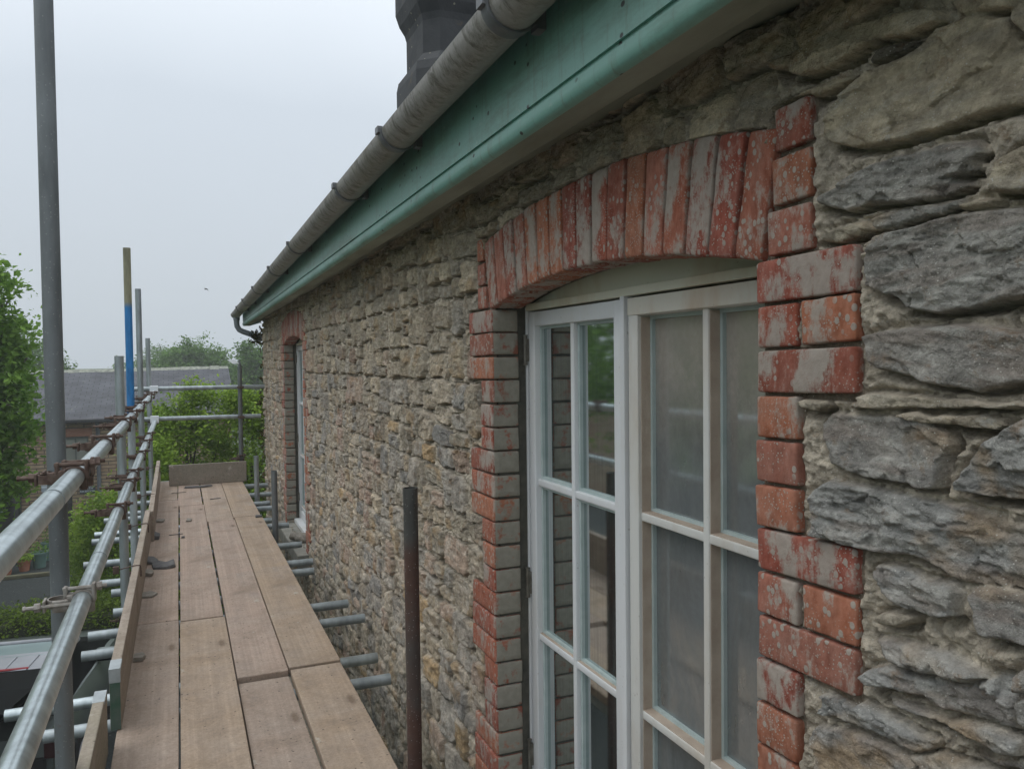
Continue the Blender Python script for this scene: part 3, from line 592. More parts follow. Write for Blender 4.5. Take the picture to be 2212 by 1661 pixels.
# ---- brick surrounds ----
bv={}
def brick_np(cx,cy,cz,sx,sy,sz,rot=0,pivot=None,rs_=rs,seed=0):
    key=(sub_:=2)
    if key not in bv: bv[key]=gbox(.5,.5,.5,.06,3)
    V,Q=bv[key]; P=V*np.array([sx,sy,sz])
    # soften: re-round with real radii
    hh=np.array([sx,sy,sz])/2; r=.0030; q=np.clip(P,-(hh-r),hh-r); d=P-q; L=np.linalg.norm(d,axis=1,keepdims=True); P=np.where(L>r,q+d*r/np.maximum(L,1e-9),P)
    j=rs_.uniform(-1,1,3)*np.array([.0022,.0012,.0012]); a=rs_.uniform(-.012,.012)
    if rot or True:
        c_,s_=math.cos(rot+a),math.sin(rot+a); y=P[:,1]*c_-P[:,2]*s_; z=P[:,1]*s_+P[:,2]*c_; P=np.stack([P[:,0],y,z],1)
    P=P+np.array([cx,cy,cz])+j
    n1=np.sin(P[:,1]*130+P[:,2]*170+seed)*np.sin(P[:,2]*210-P[:,0]*150+seed*2)*.0011+np.sin(P[:,1]*410+seed)*np.sin(P[:,2]*370+P[:,0]*390)*.0006
    P=P+ (P-np.array([cx,cy,cz]))/np.maximum(np.linalg.norm(P-np.array([cx,cy,cz]),axis=1,keepdims=True),1e-6)*n1[:,None]
    return P,Q
reds=np.array([(.34,.10,.055),(.30,.08,.048),(.35,.12,.065),(.28,.07,.045),(.33,.115,.075),(.36,.125,.065)])
def make_bricks(off,name,lbl=None):
    Vs=[];Qs=[];Cs=[];Ms=[];nb=0
    def put(P,Q,grime):
        nonlocal nb
        Vs.append(P);Qs.append(Q+nb); nb+=len(P); c=reds[rs.randint(len(reds))]*rs.uniform(.85,1.12); Cs.append(np.tile(np.append(c,rs.uniform(0,1)),(len(P),1)))
        ctr=P[Q].mean(1)
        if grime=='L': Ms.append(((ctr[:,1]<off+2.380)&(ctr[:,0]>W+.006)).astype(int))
        else: Ms.append(np.zeros(len(Q),int))
    for s_,(y0,y1,z0,z1,sd) in enumerate(JB+SH):
        dep=.094 if sd!='S' else .10
        til=-.022 if sd=='R' else (-.015 if sd=='L' else -.02)
        til=-.03 if sd in 'RS' and y0<2 else -.012; P,Q=brick_np(W+dep/2-.005,off+(y0+y1)/2,(z0+z1)/2+til*((y0+y1)/2-(1.114 if y0<2 else 2.376)),dep,y1-y0-.002,z1-z0,til,seed=s_)
        put(P,Q,sd)
    nA=17; R0=3.25; cz0=4.726-3.25; a0=math.asin((1.100-1.745)/R0); a1=math.asin((2.400-1.745)/R0)
    for i in range(nA):
        a=a0+(a1-a0)*(i+.5)/nA; R=R0+.1125; wv=(R0)*(a1-a0)/nA
        cyy=off+1.745+R*math.sin(a); czz=cz0+R*math.cos(a)
        ln=.222*rs.uniform(.97,1.01)
        P,Q=brick_np(W+.05,cyy,czz,.110,wv-.0065,ln,-a,seed=i*3+50)
        put(P,Q,'A')
    return npmesh(name,np.concatenate(Vs),np.concatenate(Qs),[MT['brick'],MT['brick_grime']],house,np.concatenate(Cs),midx=np.concatenate(Ms))
for off in (0,FAR): make_bricks(off,'brick_surround')
# mortar bed of the reveals and of the arch
for off in (0,FAR):
    b=MB()
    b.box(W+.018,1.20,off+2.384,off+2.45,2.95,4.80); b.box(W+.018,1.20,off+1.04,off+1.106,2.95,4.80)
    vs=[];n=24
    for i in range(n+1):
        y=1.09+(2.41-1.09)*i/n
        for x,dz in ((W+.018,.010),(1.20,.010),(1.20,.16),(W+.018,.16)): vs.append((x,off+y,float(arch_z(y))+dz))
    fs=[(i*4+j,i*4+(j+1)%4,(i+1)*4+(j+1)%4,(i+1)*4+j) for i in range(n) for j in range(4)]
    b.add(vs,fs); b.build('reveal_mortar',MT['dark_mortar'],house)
    b=MB(); b.bbox(.842,1.16,off+1.0,off+2.52,2.84,2.952,.008); b.build('stone_sill',MT['sill'],house)
# ---- windows ----
def window(off):
    XF=1.046
    f=MB(); z0=2.955
    f.bbox(XF,XF+.09,2.369+.004,2.405,z0,4.668,.002); f.bbox(XF,XF+.09,1.085,1.121,z0,4.668,.002)      # jambs
    hr=MB(); hr.bbox(XF-.004,XF+.09,1.121,2.373,4.656,4.678,.002)                                               # head rail
    f.bbox(XF-.006,XF+.09,1.752,1.772,z0+.04,4.657,.002)                                              # mullion
    f.bbox(XF-.05,XF+.10,1.10,2.40,z0-.001,z0+.036,.004)                                              # timber sill
    root=f.build('window',MT['white'],house); root.location=(0,off,0)
    # arched board over the casements
    b=MB(); n=20; vs=[]
    for i in range(n+1):
        y=1.09+(2.40-1.09)*i/n; zt=float(arch_z(y))+.012
        for x in (XF+.010,XF+.05):
            vs+=[(x,y,4.677),(x,y,max(zt,4.679))]
    fs=[]
    for i in range(n): fs+=[(i*4,i*4+1,i*4+5,i*4+4),(i*4+2,i*4+6,i*4+7,i*4+3)]
    b.add(vs,fs); b.build('arched_head_board',MT['cream'],root); hr.build('head_rail',MT['cream'],root)
    for (ya,yb,nm,mt,gm) in ((1.777,2.367,'casement','white','glass'),(1.124,1.747,'casement','white_stained','glass_dusty')):
        s=MB(); gd=.030 if mt=='white' else .046; X0,X1=XF+.004,XF+.004+gd+.014; zt=4.651; zb=z0+.04; st=.044
        s.bbox(X0,X1,ya,ya+st,zb,zt,.003); s.bbox(X0,X1,yb-st,yb,zb,zt,.003)
        s.bbox(X0+.0005,X1-.001,ya+st-.001,yb-st+.001,zt-.046,zt-.0005,.003); s.bbox(X0+.0005,X1-.001,ya+st-.001,yb-st+.001,zb+.0005,zb+.075,.003)
        # glazing bars
        ym_=(ya+yb)/2-(.0 if ya>1.5 else -.0)
        s.bbox(X0+.006,X1-.012,ym_-.011,ym_+.011,zb+.07,zt-.04,.004)
        for zz in (4.104,3.603,3.105): s.bbox(X0+.008,X1-.013,ya+st-.002,yb-st+.002,zz-.011,zz+.011,.004)
        mt_=MT[mt] if mt=='white' else MT['white_aged']
        for zz in (4.104,3.603,3.105):
            if mt!='white' or zz<4: s.box(X0+.0105,X0+gd-.001,ya+st,yb-st,zz+.0100,zz+.0125,1)
        if mt!='white':
            s.box(X0+.010,X0+gd-.001,ym_-.0125,ym_-.0095,zb+.08,zt-.05,1); s.box(X0+.010,X0+gd-.001,yb-st-.002,yb-st+.001,zb+.08,zt-.05,1)
        o=s.build('casement',[mt_,MT['dusty']],root,smooth=True)
        if mt=='white_stained':
            # the top rail is browned by rust run-off
            t_=MB(); t_.bbox(X0-.0025,X0+.006,ya+.001,yb-.001,zt-.044,zt-.001,.001); t_.build('stained_top_rail',MT['white_stained'],root)
        g=MB(); xg=X0+gd; g.add([(xg,ya+st-.01,zb+.05),(xg,yb-st+.01,zb+.05),(xg,yb-st+.01,zt-.03),(xg,ya+st-.01,zt-.03)],[(0,1,2,3)])
        g.build('glass_pane',MT[gm],root)
        # putty beads round each light
        p=MB()
        zs=[zb+.075,3.105,3.603,4.104,zt-.046]
        for yy0,yy1 in ((ya+st,ym_-.011),(ym_+.011,yb-st)):
            for k_ in range(4):
                za=zs[k_]+(.011 if k_ else 0); zc=zs[k_+1]-(.011 if k_<3 else 0)
                for q in ((yy0,yy0+.010,za,zc),(yy1-.010,yy1,za,zc),(yy0+.010,yy1-.010,za,za+.009),(yy0+.010,yy1-.010,zc-.009,zc)): p.box(X0+gd-.010,X0+gd+.001,*q)
        p.build('glazing_putty',m_var('pale_putty',(.36,.44,.43),(.46,.53,.52),20,.6) if 'putty' not in MT else MT['putty'],root)
    for zz in (4.53,3.77,3.2):
        hb=MB(); hb.tube((XF-.006,2.372,zz-.045),(XF-.006,2.372,zz+.045),.0062,n=10); hb.tube((XF-.006,2.372,zz-.049),(XF-.006,2.372,zz-.045),.0075,n=10); hb.tube((XF-.006,2.372,zz+.045),(XF-.006,2.372,zz+.049),.0075,n=10)
        hb.box(XF-.004,XF+.0035,2.362,2.383,zz-.036,zz+.036); hb.tube((XF-.006,2.372,zz-.018),(XF-.006,2.372,zz-.015),.0072,n=10); hb.tube((XF-.006,2.372,zz+.015),(XF-.006,2.372,zz+.018),.0072,n=10)
        hb.build('hinge',MT['hinge'],root,smooth=True)
    return root
MT['putty']=m_var('pale_putty',(.36,.44,.43),(.46,.53,.52),20,.6)
w1=window(0)
def copy_tree(o,parent=None):
    c=o.copy(); COL.objects.link(c); c.parent=parent
    for ch in list(o.children): copy_tree(ch,c)
    return c
w2=copy_tree(w1,house); w2.location=(0,FAR,0)
w1['label']='large white casement window with dusty right-hand panes, nearest the camera'; w2['label']='narrow-looking far white window seen edge-on in the stone wall'
# =============== SCAFFOLD ===============
DK=3.17; R=.02415
scaf=empty('scaffold',(0,0,0),'galvanised tube scaffold with double guard rail clamped along the stone wall','scaffold')
def tube_part(name,p0,p1,mt,lbl=None,hollow=True,n=20):
    b=MB(); b.tube(p0,p1,R,n=n,hollow=hollow); o=b.build(name,mt,scaf,smooth=True)
    if lbl: o['label']=lbl
    return o
def coupler_mesh():
    b=MB()
    # band round the upright (axis z) at x=-.055, band round the rail (axis y) at x=0
    def band(c,ax,sg,hw=.011):
        b.tube(c-ax*hw,c+ax*hw,R+.0045,n=18,cap=False); 
        for s_ in (-1,1): b.tube(c+ax*(hw*s_),c+ax*(hw*s_*.98),R+.0045,R+.0005,n=18,cap=False)
    band(Vector((-.055,0,0)),Vector((0,0,1)),1); band(Vector((0,0,0)),Vector((0,1,0)),1)
    b.bbox(-.036,-.020,-.018,.018,-.020,.020,.004); b.bbox(-.068,-.030,-.034,-.022,-.020,.012,.004)
    # flaps and bolts
    b.bbox(-.090,-.083,-.036,.012,-.016,.014,.002); b.tube((-.128,-.033,0),(-.015,-.033,0),.0055,n=8); b.tube((-.108,-.033,0),(-.094,-.033,0),.012,n=6); b.tube((-.134,-.033,0),(-.128,-.033,0),.0075,n=6)
    
    b.tube((-.046,0,.033),(.060,0,.033),.0055,n=8); b.tube((.036,0,.033),(.048,0,.033),.012,n=6); b.bbox(.024,.034,-.013,.013,-.006,.044,.003); b.bbox(.012,.030,-.011,.011,-.034,-.004,.004); b.bbox(-.044,-.034,-.012,.012,.0,.040,.003)
    return b
cm={}
for nm,mt in (('a','coupler'),('b','coupler_zinc')):
    o=coupler_mesh().build('coupler',MT[mt],scaf,smooth=True); cm[nm]=o.data; bpy.data.objects.remove(o)
def coupler(parent,loc,kind='a',rz=0,flip=1,rx=0):
    o=bpy.data.objects.new('coupler',cm[kind]); COL.objects.link(o); o.parent=parent; o.location=loc; o.rotation_euler=(rx,0,rz); o.scale=(1,flip,1); return o
SX=-.31; RX=-.255; UZ=4.20; LZ=3.865
ups=[(2.42,6.6,'tube_dark','tall dark grey upright running out of the top of the picture'),(5.0,4.545,'tube','short pale green-grey upright'),(6.05,5.29,'tube_blue','upright with a blue painted band below a mossy bare top'),(7.6,5.145,'tube','tall grey upright with pale splashes behind the blue one'),(9.67,4.78,'tube','farthest grey upright of the guard rail')]
UP=[]
for y,zt,mt,lb in ups:
    lean=.012 if y<3 else 0
    o=tube_part('upright',(SX+lean*.0,y,0.02),(SX-lean,y+.14*(zt>6),zt),MT[mt],lb); UP.append(o)
    for zz,kd,fl in ((UZ,'a',1),(LZ,'b' if y<3 else 'a',1),(3.055,'a',1)):
        if zz<zt: coupler(o,(RX,y+(.052 if y<3 and zz==UZ else 0),zz),kd,0,fl)
    b=MB(); b.box(SX-.075,SX+.075,y-.075,y+.075,.004,.02); b.build('base_plate',MT['coupler'],o)
# rails
r1=tube_part('guard_rail',(RX,-.9,4.222),(RX,2.36,4.209),MT['tube_bright'],'near bright length of the top guard rail')
r2=tube_part('guard_rail',(RX,2.364,4.205),(RX,9.56,4.182),MT['tube_bright'],'far length of the top guard rail')
r3=tube_part('guard_rail',(RX,-.9,LZ),(RX,9.56,LZ),MT['tube_bright'],'lower guard rail along the deck')
coupler(r2,(RX,3.25,4.203),'a',0,-1); coupler(r2,(RX,4.35,4.199),'a',0,1); coupler(r3,(RX,3.8,LZ),'a',0,-1); coupler(r3,(RX,4.6,LZ),'a',0,1); coupler(r2,(RX,8.6,4.186),'a',0,1); coupler(r3,(RX,6.9,LZ),'a',0,-1)
coupler(r1,(RX,2.33,4.209),'a',0,-1)
def weld(parent,y,z):
    b=MB(); b.tube((RX,y-.004,z),(RX,y+.004,z),R+.0012,n=20); b.build('tube_joint_ring',MT['tube'],parent,smooth=True)
weld(r1,1.93,4.211); weld(r3,2.9,LZ); weld(r3,5.2,LZ); weld(r2,5.6,4.195)
e1=tube_part('end_rail',(-.46,9.55,4.225),(.905,9.55,4.222),MT['tube'],'upper rail across the far end')
e2=tube_part('end_rail',(-.44,9.55,3.895),(.86,9.55,3.885),MT['tube'],'lower rail across the far end')
for e_,z in ((e1,4.225),(e2,3.895)):
    b=MB(); b.bbox(-.30,-.215,9.515,9.585,z-.045,z+.031,.004); b.build('white_cap',MT['white_tape'],e_)
ep=tube_part('end_post',(.625,9.50,2.9),(.635,9.50,4.46),MT['tube_dark'],'dark post at the wall end of the far rails')
b=MB(); b.tube((.635,9.50,4.44),(.632,9.50,4.53),R*.95,.008,n=12); b.build('pointed_cap',MT['tube_dark'],ep,smooth=True)
b=MB(); b.add([(.50,9.47,4.532),(.56,9.45,4.487),(.63,9.45,4.487),(.58,9.47,4.535),(.50,9.476,4.532),(.56,9.456,4.487),(.63,9.456,4.487),(.58,9.476,4.535)],[(0,3,2,1),(4,5,6,7),(0,1,5,4),(1,2,6,5),(2,3,7,6),(3,0,4,7)])
b.build('white_plate',MT['white_tape'],ep)
coupler(ep,(.63,9.545,4.222),'a',math.pi/2); coupler(ep,(.63,9.545,3.886),'a',math.pi/2); coupler(ep,(.63,9.47,3.42),'a',0)
# inner uprights between deck and wall
for y,zt,mt,lb in ((2.55,4.08,'tube_rust','rust-brown inner upright in front of the stone wall'),(6.72,3.615,'tube_dark','dark inner upright near the far window'),(8.36,3.56,'tube','paler inner upright close to the far corner')):
    tube_part('inner_upright',(.703,y,0.02),(.697,y,zt),MT[mt],lb)
# transoms and ledgers
for i,(y,xl,xr) in enumerate([(3.40,-.50,.825),(3.67,-.67,.830),(4.27,-.46,.90),(4.57,-.46,.868),(4.95,-.37,.55),(5.38,-.41,.80),(5.64,-.525,.832),(6.21,-.64,.836),(7.0,-.66,.838),(7.28,-.665,.73),(7.90,-.645,.795),(8.18,-.62,.805),(8.74,-.5,.878),(9.40,-.5,.90)]):
    t_=tube_part('transom',(xl,y,3.106),(xr,y,3.106),MT['tube_bright'] if i in (1,9) else MT['tube'])
    coupler(t_,(.62,y-.03,3.085),'a',math.pi/2) if i in (6,) else None
tube_part('transom',(-.70,3.655,3.052),(-.35,3.655,3.052),m_var('whitewashed_tube',(.55,.55,.51),(.66,.66,.62),20,.7),'stubby off-white painted tube end') if 0 else None
for x in (-.20,.56): tube_part('ledger',(x,-.5,3.057),(x,9.7,3.057),MT['tube'])
# ---- boards of the deck (each lies loose) ----
def board(x0,x1,y0,y1,zt,colr,label,bands=(),sk=0.,name='scaffold_board',grp='boards laid side by side as the scaffold deck',th=.037):
    V,Q=gbox((x1-x0)/2,(y1-y0)/2,th/2,.004,0); 
    # more divisions along the length so that it can bow a little
    cx,cy=(x0+x1)/2,(y0+y1)/2
    o=npmesh(name,V,Q,MT['board'],None,smooth=False); o.location=(cx,cy,zt-th/2); o.rotation_euler=(0,0,sk); o.color=(*colr,1)
    tag(o,label,'scaffold board',grp)
    for e_ in bands:
        yb=(-(y1-y0)/2 if e_==0 else (y1-y0)/2); s_=1 if e_==0 else -1
        b=MB(); a,c_=sorted((yb-s_*.0015,yb+s_*.022)); b.box(-(x1-x0)/2-.001,(x1-x0)/2+.001,a,c_,-th/2-.001,th/2+.0008)
        q=b.build('end_band',MT['band'],o)
    return o
tan=(.41,.31,.225); pink=(.43,.325,.26); grey=(.375,.29,.23); lite=(.43,.33,.255)
D0,D1,D2,D3,D4=-.238,-.024,.199,.413,.634
board(D0,D1-.006,.55,4.45,DK,grey,'leftmost near deck board, dark-speckled, against the toe board')
board(D0+.004,D1-.008,4.458,8.40,DK,pink,'leftmost far deck board with slate debris on it')
board(D1,D2-.005,.52,4.415,DK-.001,tan,'second near deck board from the left, tan')
board(D1+.002,D2-.012,4.423,8.0,DK+.002,pink,'second far deck board from the left, with a crossed splinter')
board(D1-.012,D2-.022,8.01,9.75,DK+.003,pink,'short second-column board at the far end, under the slate flake')
board(D2+.002,D3-.005,-.4,3.505,DK-.020,grey,'low greyish deck board, third from the left, nearest the camera')
board(D2,D3-.005,3.515,7.105,DK+.002,pink,'pinkish deck board, third from the left, with a pale end face')
board(D2-.010,D3-.012,7.118,9.7,DK+.001,lite,'third-column deck board at the far end beside the gap')
board(D3+.004,D4,-.35,3.53,DK-.004,tan,'near sandy deck board along the open edge by the wall')
board(D3,D4+.002,3.54,7.19,DK+.003,tan,'middle sandy deck board along the open edge by the wall')
board(D3-.008,D4-.006,7.20,9.72,DK+.004,tan,'far sandy deck board along the open edge by the wall')
board(D0+.002,D1-.018,8.41,9.78,DK+.001,lite,'leftmost short board at the far end of the deck',bands=(1,))
# ---- toe boards on edge ----
def toe(x0,x1,y0,y1,z0,z1,colr,label,band=None,green=False,hoop=True,rx=0):
    hx,hy,hz=(x1-x0)/2,(y1-y0)/2,(z1-z0)/2; V,Q=gbox(hx,hy,hz,.004,0)
    o=npmesh('toe_board',V,Q,MT['board'],None,smooth=False); o.location=((x0+x1)/2,(y0+y1)/2,(z0+z1)/2); o.color=(*colr,1); o.rotation_euler=(0,rx,0)
    tag(o,label,'toe board','toe boards standing on edge')
    if band is not None:
        b=MB(); b.bbox(-hx-.0015,hx+.0015,-hy-.002,-hy+.10,hz-.012,hz+.0018,.0015); b.box(-hx-.001,hx+.001,-hy-.0025,-hy+.001,hz-.05,hz-.01); q=b.build('metal_end_band',MT['band'],o)
        if band==2: q.rotation_euler=(0,0,math.pi)
    if green:
        b=MB(); b.box(-hx+.001,hx-.001,-hy-.0018,-hy+.002,-hz+.002,hz-.051); b.build('green_end_face',MT['green_end'],o)
    return o
wood=(.30,.265,.20); wood2=(.335,.28,.225)
toe(-.292,-.256,-.9,3.06,3.15,3.372,wood,'near toe board with a bright metal end, in the bottom left corner',2)
t1=toe(-.254,-.218,3.19,6.58,DK+.003,3.397,wood2,'middle toe board with a green painted end face',1,True)
t2=toe(-.246,-.209,6.50,9.86,DK+.003,3.40,wood2,'far toe board beside the farthest uprights')
t1.location.x+=-.004; t2.rotation_euler=(0,0,.006)
et=toe(-.125,.672,9.33,9.368,DK+.006,3.398,(.26,.235,.19),'toe board across the far end of the deck')
et['group']='toe boards standing on edge'
# wire clips over the toe boards
for i,(y,x) in enumerate(((4.77,-.238),(6.0,-.240),(7.34,-.232),(9.28,-.232))):
    b=MB(); z=3.397
    b.path([(x+.021,y,z-.055),(x+.0215,y,z-.01),(x+.018,y,z+.004),(x,y,z+.006),(x-.022,y,z+.004),(x-.06,y,z-.004),(x-.095,y,z-.012)],.0032,8)
    b.path([(x+.021,y,z-.055),(x+.023,y+.018,z-.060),(x+.022,y+.028,z-.03)],.003,8)
    b.bbox(x-.115,x-.085,y-.012,y+.012,z-.03,z+.01,.003)
    o=b.build('toe_board_clip',MT['coupler'],None,smooth=True)
    tag(o,['rusty wire clip over the middle toe board, nearest the camera','rusty wire clip over the middle toe board, farther one','rusty wire clip halfway along the far toe board','small clip at the end of the far toe board'][i],'clip','wire clips hooked over the toe boards')
# ---- debris on the boards ----
MT['slate_bit']=m_var('slate_chip',(.085,.085,.09),(.16,.155,.15),30,.85,0,80,.002)
MT['stone_bit']=m_var('stone_chip',(.20,.18,.15),(.33,.30,.26),30,.9,0,80,.003)
def chip(name,cat,label,x,y,pts,th,mt,rx=0,ry=0,z=DK,grp=None):
    n=len(pts); b=MB(); vs=[(p[0],p[1],-th/2) for p in pts]+[(p[0]*.94,p[1]*.94,th/2) for p in pts]
    b.add(vs,[tuple(range(n))[::-1],tuple(range(n,2*n))]+[(i,(i+1)%n,n+(i+1)%n,n+i) for i in range(n)])
    o=b.build(name,MT[mt]); o.location=(x,y,z+th/2+.0035+abs(math.sin(rx))*.02+abs(math.sin(ry))*.02); o.rotation_euler=(rx,ry,0); tag(o,label,cat,grp); return o
G1='chips and flakes lying on the deck'
chip('slate_flake','slate','large dark slate flake near the far toe board',.17,9.11,[(-.15,-.02),(.0,-.05),(.14,.0),(.13,.03),(.0,.02),(-.14,.03)],.012,'slate_bit',.05,0,DK+.004,G1)
chip('slate_shard','slate','angular brown slate shard against the middle toe board',-.205,5.83,[(-.03,-.06),(.03,-.10),(.05,.02),(.02,.10),(-.02,.09)],.012,'slate_bit',0,.25,DK,G1)
chip('slate_shard','slate','bow-tie shaped slate shard beside the middle toe board',-.125,5.66,[(-.06,-.05),(.02,-.08),(.075,-.06),(.07,.05),(.02,.02),(-.03,.08),(-.07,.04)],.016,'slate_bit',.12,-.1,DK,G1)
chip('stone_chip','stone','small stone chip under the toe board clip',-.205,5.47,[(-.025,-.03),(.02,-.05),(.03,.01),(.01,.05),(-.02,.04)],.02,'stone_bit',.1,.1,DK,G1)
chip('stone_chip','stone','grey-brown chip by the toe board where the two lengths meet',-.20,6.60,[(-.03,-.06),(.035,-.05),(.04,.03),(0,.07),(-.03,.05)],.028,'slate_bit',.1,.2,DK,G1)
chip('stone_chip','stone','pale flat chip on the leftmost board beyond the toe board join',-.178,7.28,[(-.035,-.03),(.03,-.04),(.04,.02),(-.01,.05)],.014,'stone_bit',.1,0,DK,G1)
chip('stone_chip','stone','small stone chip in the middle of the second far board',.045,7.19,[(-.02,-.03),(.02,-.03),(.03,.03),(-.01,.04)],.012,'stone_bit',.1,.1,DK,G1)
chip('stone_chip','stone','flat grey chip against the toe board in the middle distance',-.2,4.98,[(-.03,-.04),(.03,-.05),(.06,.0),(.02,.05),(-.03,.03)],.010,'stone_bit',.1,.0,DK,G1)
chip('stone_chip','stone','rounded dull stone chip by the near joint of the toe board',-.198,3.93,[(-.02,-.035),(.02,-.04),(.03,.0),(.015,.04),(-.02,.03)],.016,'stone_bit',0,0,DK,G1)
chip('stone_chip','stone','small dark chip on the wall side edge of the deck',.60,7.12,[(-.025,-.03),(.03,-.025),(.03,.03),(-.02,.035)],.012,'slate_bit',0,0,DK+.003,G1)
chip('stone_chip','stone','tiny dark stone on the second far board',.0,6.52,[(-.012,-.015),(.012,-.015),(.014,.012),(-.01,.016)],.010,'slate_bit',0,0,DK+.002,G1)
chip('splinter','splinter','dark wood splinter lying across the crack of the two left boards',-.05,6.66,[(-.05,-.006),(.05,.004),(.052,.010),(-.05,.002)],.005,'slate_bit',0,0,DK+.001,G1)
chip('splinter','splinter','long thin splinter near the far end on the third board',.30,8.25,[(-.05,-.02),(.05,.01),(.052,.02),(-.05,-.008)],.006,'slate_bit',0,0,DK+.002,G1)
chip('splinter','splinter','pale lath splinter at the far end across the left crack',-.03,8.80,[(-.07,-.012),(.07,.012),(.07,.022),(-.07,.0)],.006,'stone_bit',0,0,DK+.002,G1)
chip('mortar_crumb','mortar','crumb of pale mortar low on the near board beside the wall',.62,2.93,[(-.006,-.008),(.007,-.006),(.006,.007),(-.006,.007)],.008,'stone_bit',0,0,DK-.006,G1) if 0 else None
o=MB(); rr=random.Random(3)
V,Q=gbox(.06,.10,.03,.028,2); V=V+np.stack([np.sin(V[:,1]*60)*.008,np.sin(V[:,2]*90+V[:,0]*50)*.010,np.sin(V[:,1]*85)*.008],-1)
o=npmesh('loose_stone',V,Q,MT['stone_bit'],None); o.location=(.94,7.02,2.985); o.rotation_euler=(0,.1,.4); tag(o,'loose rough stone lying on the sill of the far window','stone')
# ================= FOLIAGE =================
def leaf_mat(name,c0,c1,tr=.35):
    k=N(name); a=k.attr(); c=k.mix(a,c0,c1); k.fin(c,.65,0,.25)
    t=k.n('ShaderNodeBsdfTranslucent'); k.l(c,t.inputs[0]); m=k.n('ShaderNodeMixShader'); m.inputs[0].default_value=tr; k.l(k.b.outputs[0],m.inputs[1]); k.l(t.outputs[0],m.inputs[2]); k.l(m.outputs[0],k.o.inputs[0]); return k.m
MT['leaf_tree']=leaf_mat('deep_green_leaves',(.055,.14,.015),(.24,.40,.06))
MT['leaf_bright']=leaf_mat('fresh_green_leaves',(.10,.20,.02),(.34,.47,.06))
MT['leaf_far']=leaf_mat('distant_leaves',(.055,.12,.025),(.15,.27,.055))
MT['leaf_hedge']=leaf_mat('hedge_leaves',(.06,.11,.012),(.22,.31,.035))
MT['leaf_ivy']=leaf_mat('ivy_leaves',(.03,.04,.012),(.11,.08,.03))
MT['bark']=m_var('bark',(.07,.06,.045),(.14,.125,.10),9,.95,0,30,.01)
def leafcloud(cl,per,rc,size,rsd,up=.5,drop=0,asp=.55):
    """cl: Nx3 clump centres -> folded leaf quads"""
    n=len(cl)*per; C=np.repeat(cl,per,0)+rsd.normal(0,1,(n,3))*rc*np.array([1,1,.75])
    d=rsd.normal(0,1,(n,3)); d[:,2]=d[:,2]*.6-drop; d/=np.linalg.norm(d,axis=1,keepdims=True)
    nn=rsd.normal(0,1,(n,3)); nn[:,2]+=up*2; s=np.cross(d,nn); s/=np.linalg.norm(s,axis=1,keepdims=True)+1e-9; n2=np.cross(s,d)
    L=size*rsd.uniform(.4,1.5,(n,1)); w_=L*asp*rsd.uniform(.8,1.2,(n,1))
    P=np.stack([C-d*L*.5,C+s*w_*.5+n2*w_*.12,C+d*L*.5,C-s*w_*.5+n2*w_*.12],1).reshape(-1,3)
    tone=np.repeat(rsd.uniform(0,1,len(cl)),per)*.6+rsd.uniform(0,1,n)*.4; col=np.repeat(tone,4)[:,None]*np.ones((1,3))
    return P,np.arange(n*4).reshape(-1,4),col
def blobs_points(bl,n,rsd,shell=.55):
    """clump centres: mostly in an outer shell, uneven by noise"""
    vol=np.array([b_[3]*b_[4]*b_[5] for b_ in bl])**(2/3.); ch=rsd.choice(len(bl),n,p=vol/vol.sum()); B=np.array(bl)[ch]
    d=rsd.normal(0,1,(n,3)); d/=np.linalg.norm(d,axis=1,keepdims=True); r=rsd.uniform(shell,1.0,(n,1))**.8
    wob=1+.22*np.sin(d[:,:1]*5+ch[:,None])*np.sin(d[:,1:2]*6+ch[:,None]*2)+.14*np.sin(d[:,2:]*11+d[:,:1]*9)
    return B[:,:3]+d*r*B[:,3:6]*wob
def plant(name,label,cat,blobs,nclump,per,rc,size,mat,seed,grp=None,base=None,trunk=.12,kind_parts=('crown','trunk'),shell=.55,up=.5,drop=0,limbs=9,asp=.55):
    rsd=np.random.RandomState(seed); bx=np.mean([b_[0] for b_ in blobs]) if base is None else base[0]; by=np.mean([b_[1] for b_ in blobs]) if base is None else base[1]; bz_=0 if base is None or len(base)<3 else base[2]
    root=empty(name,(bx,by,bz_),label,cat,grp)
    cl=blobs_points(blobs,nclump,rsd,shell); P,Q,c=leafcloud(cl,per,rc,size,rsd,up,drop,asp)
    P=P-np.array([bx,by,bz_]); npmesh(kind_parts[0],P,Q,MT[mat],root,c,smooth=False)
    b=MB(); zt=max(b_[2] for b_ in blobs)-bz_
    b.path([(0,0,-.05),(trunk*.3,0,zt*.35),(-trunk*.2,trunk*.2,zt*.75)],[trunk,trunk*.75,trunk*.4],8)
    for i in range(limbs):
        b_=blobs[i%len(blobs)]; q=np.array(b_[:3])+rsd.normal(0,.45,3)*np.array(b_[3:6])-np.array([bx,by,bz_]); z0=min(max(.3,q[2]*.45),zt*.7); m=(q*.5+np.array([0,0,z0])*.5)+rsd.normal(0,.06,3)
        b.path([(0,0,z0),tuple(m),tuple(q)],[trunk*.45,trunk*.3,trunk*.1],6)
    for i in range(limbs*4):   # twigs reaching to the crown's edge
        q=cl[rsd.randint(len(cl))]-np.array([bx,by,bz_]); b_=blobs[rsd.randint(len(blobs))]; p=(np.array(b_[:3])-np.array([bx,by,bz_]))*.5+q*.5
        b.path([tuple(p),tuple((p+q)/2+rsd.normal(0,.03,3)),tuple(q)],[trunk*.10,trunk*.07,trunk*.03],4,cap=False)
    b.build(kind_parts[1],MT['bark'],root,smooth=True); return root
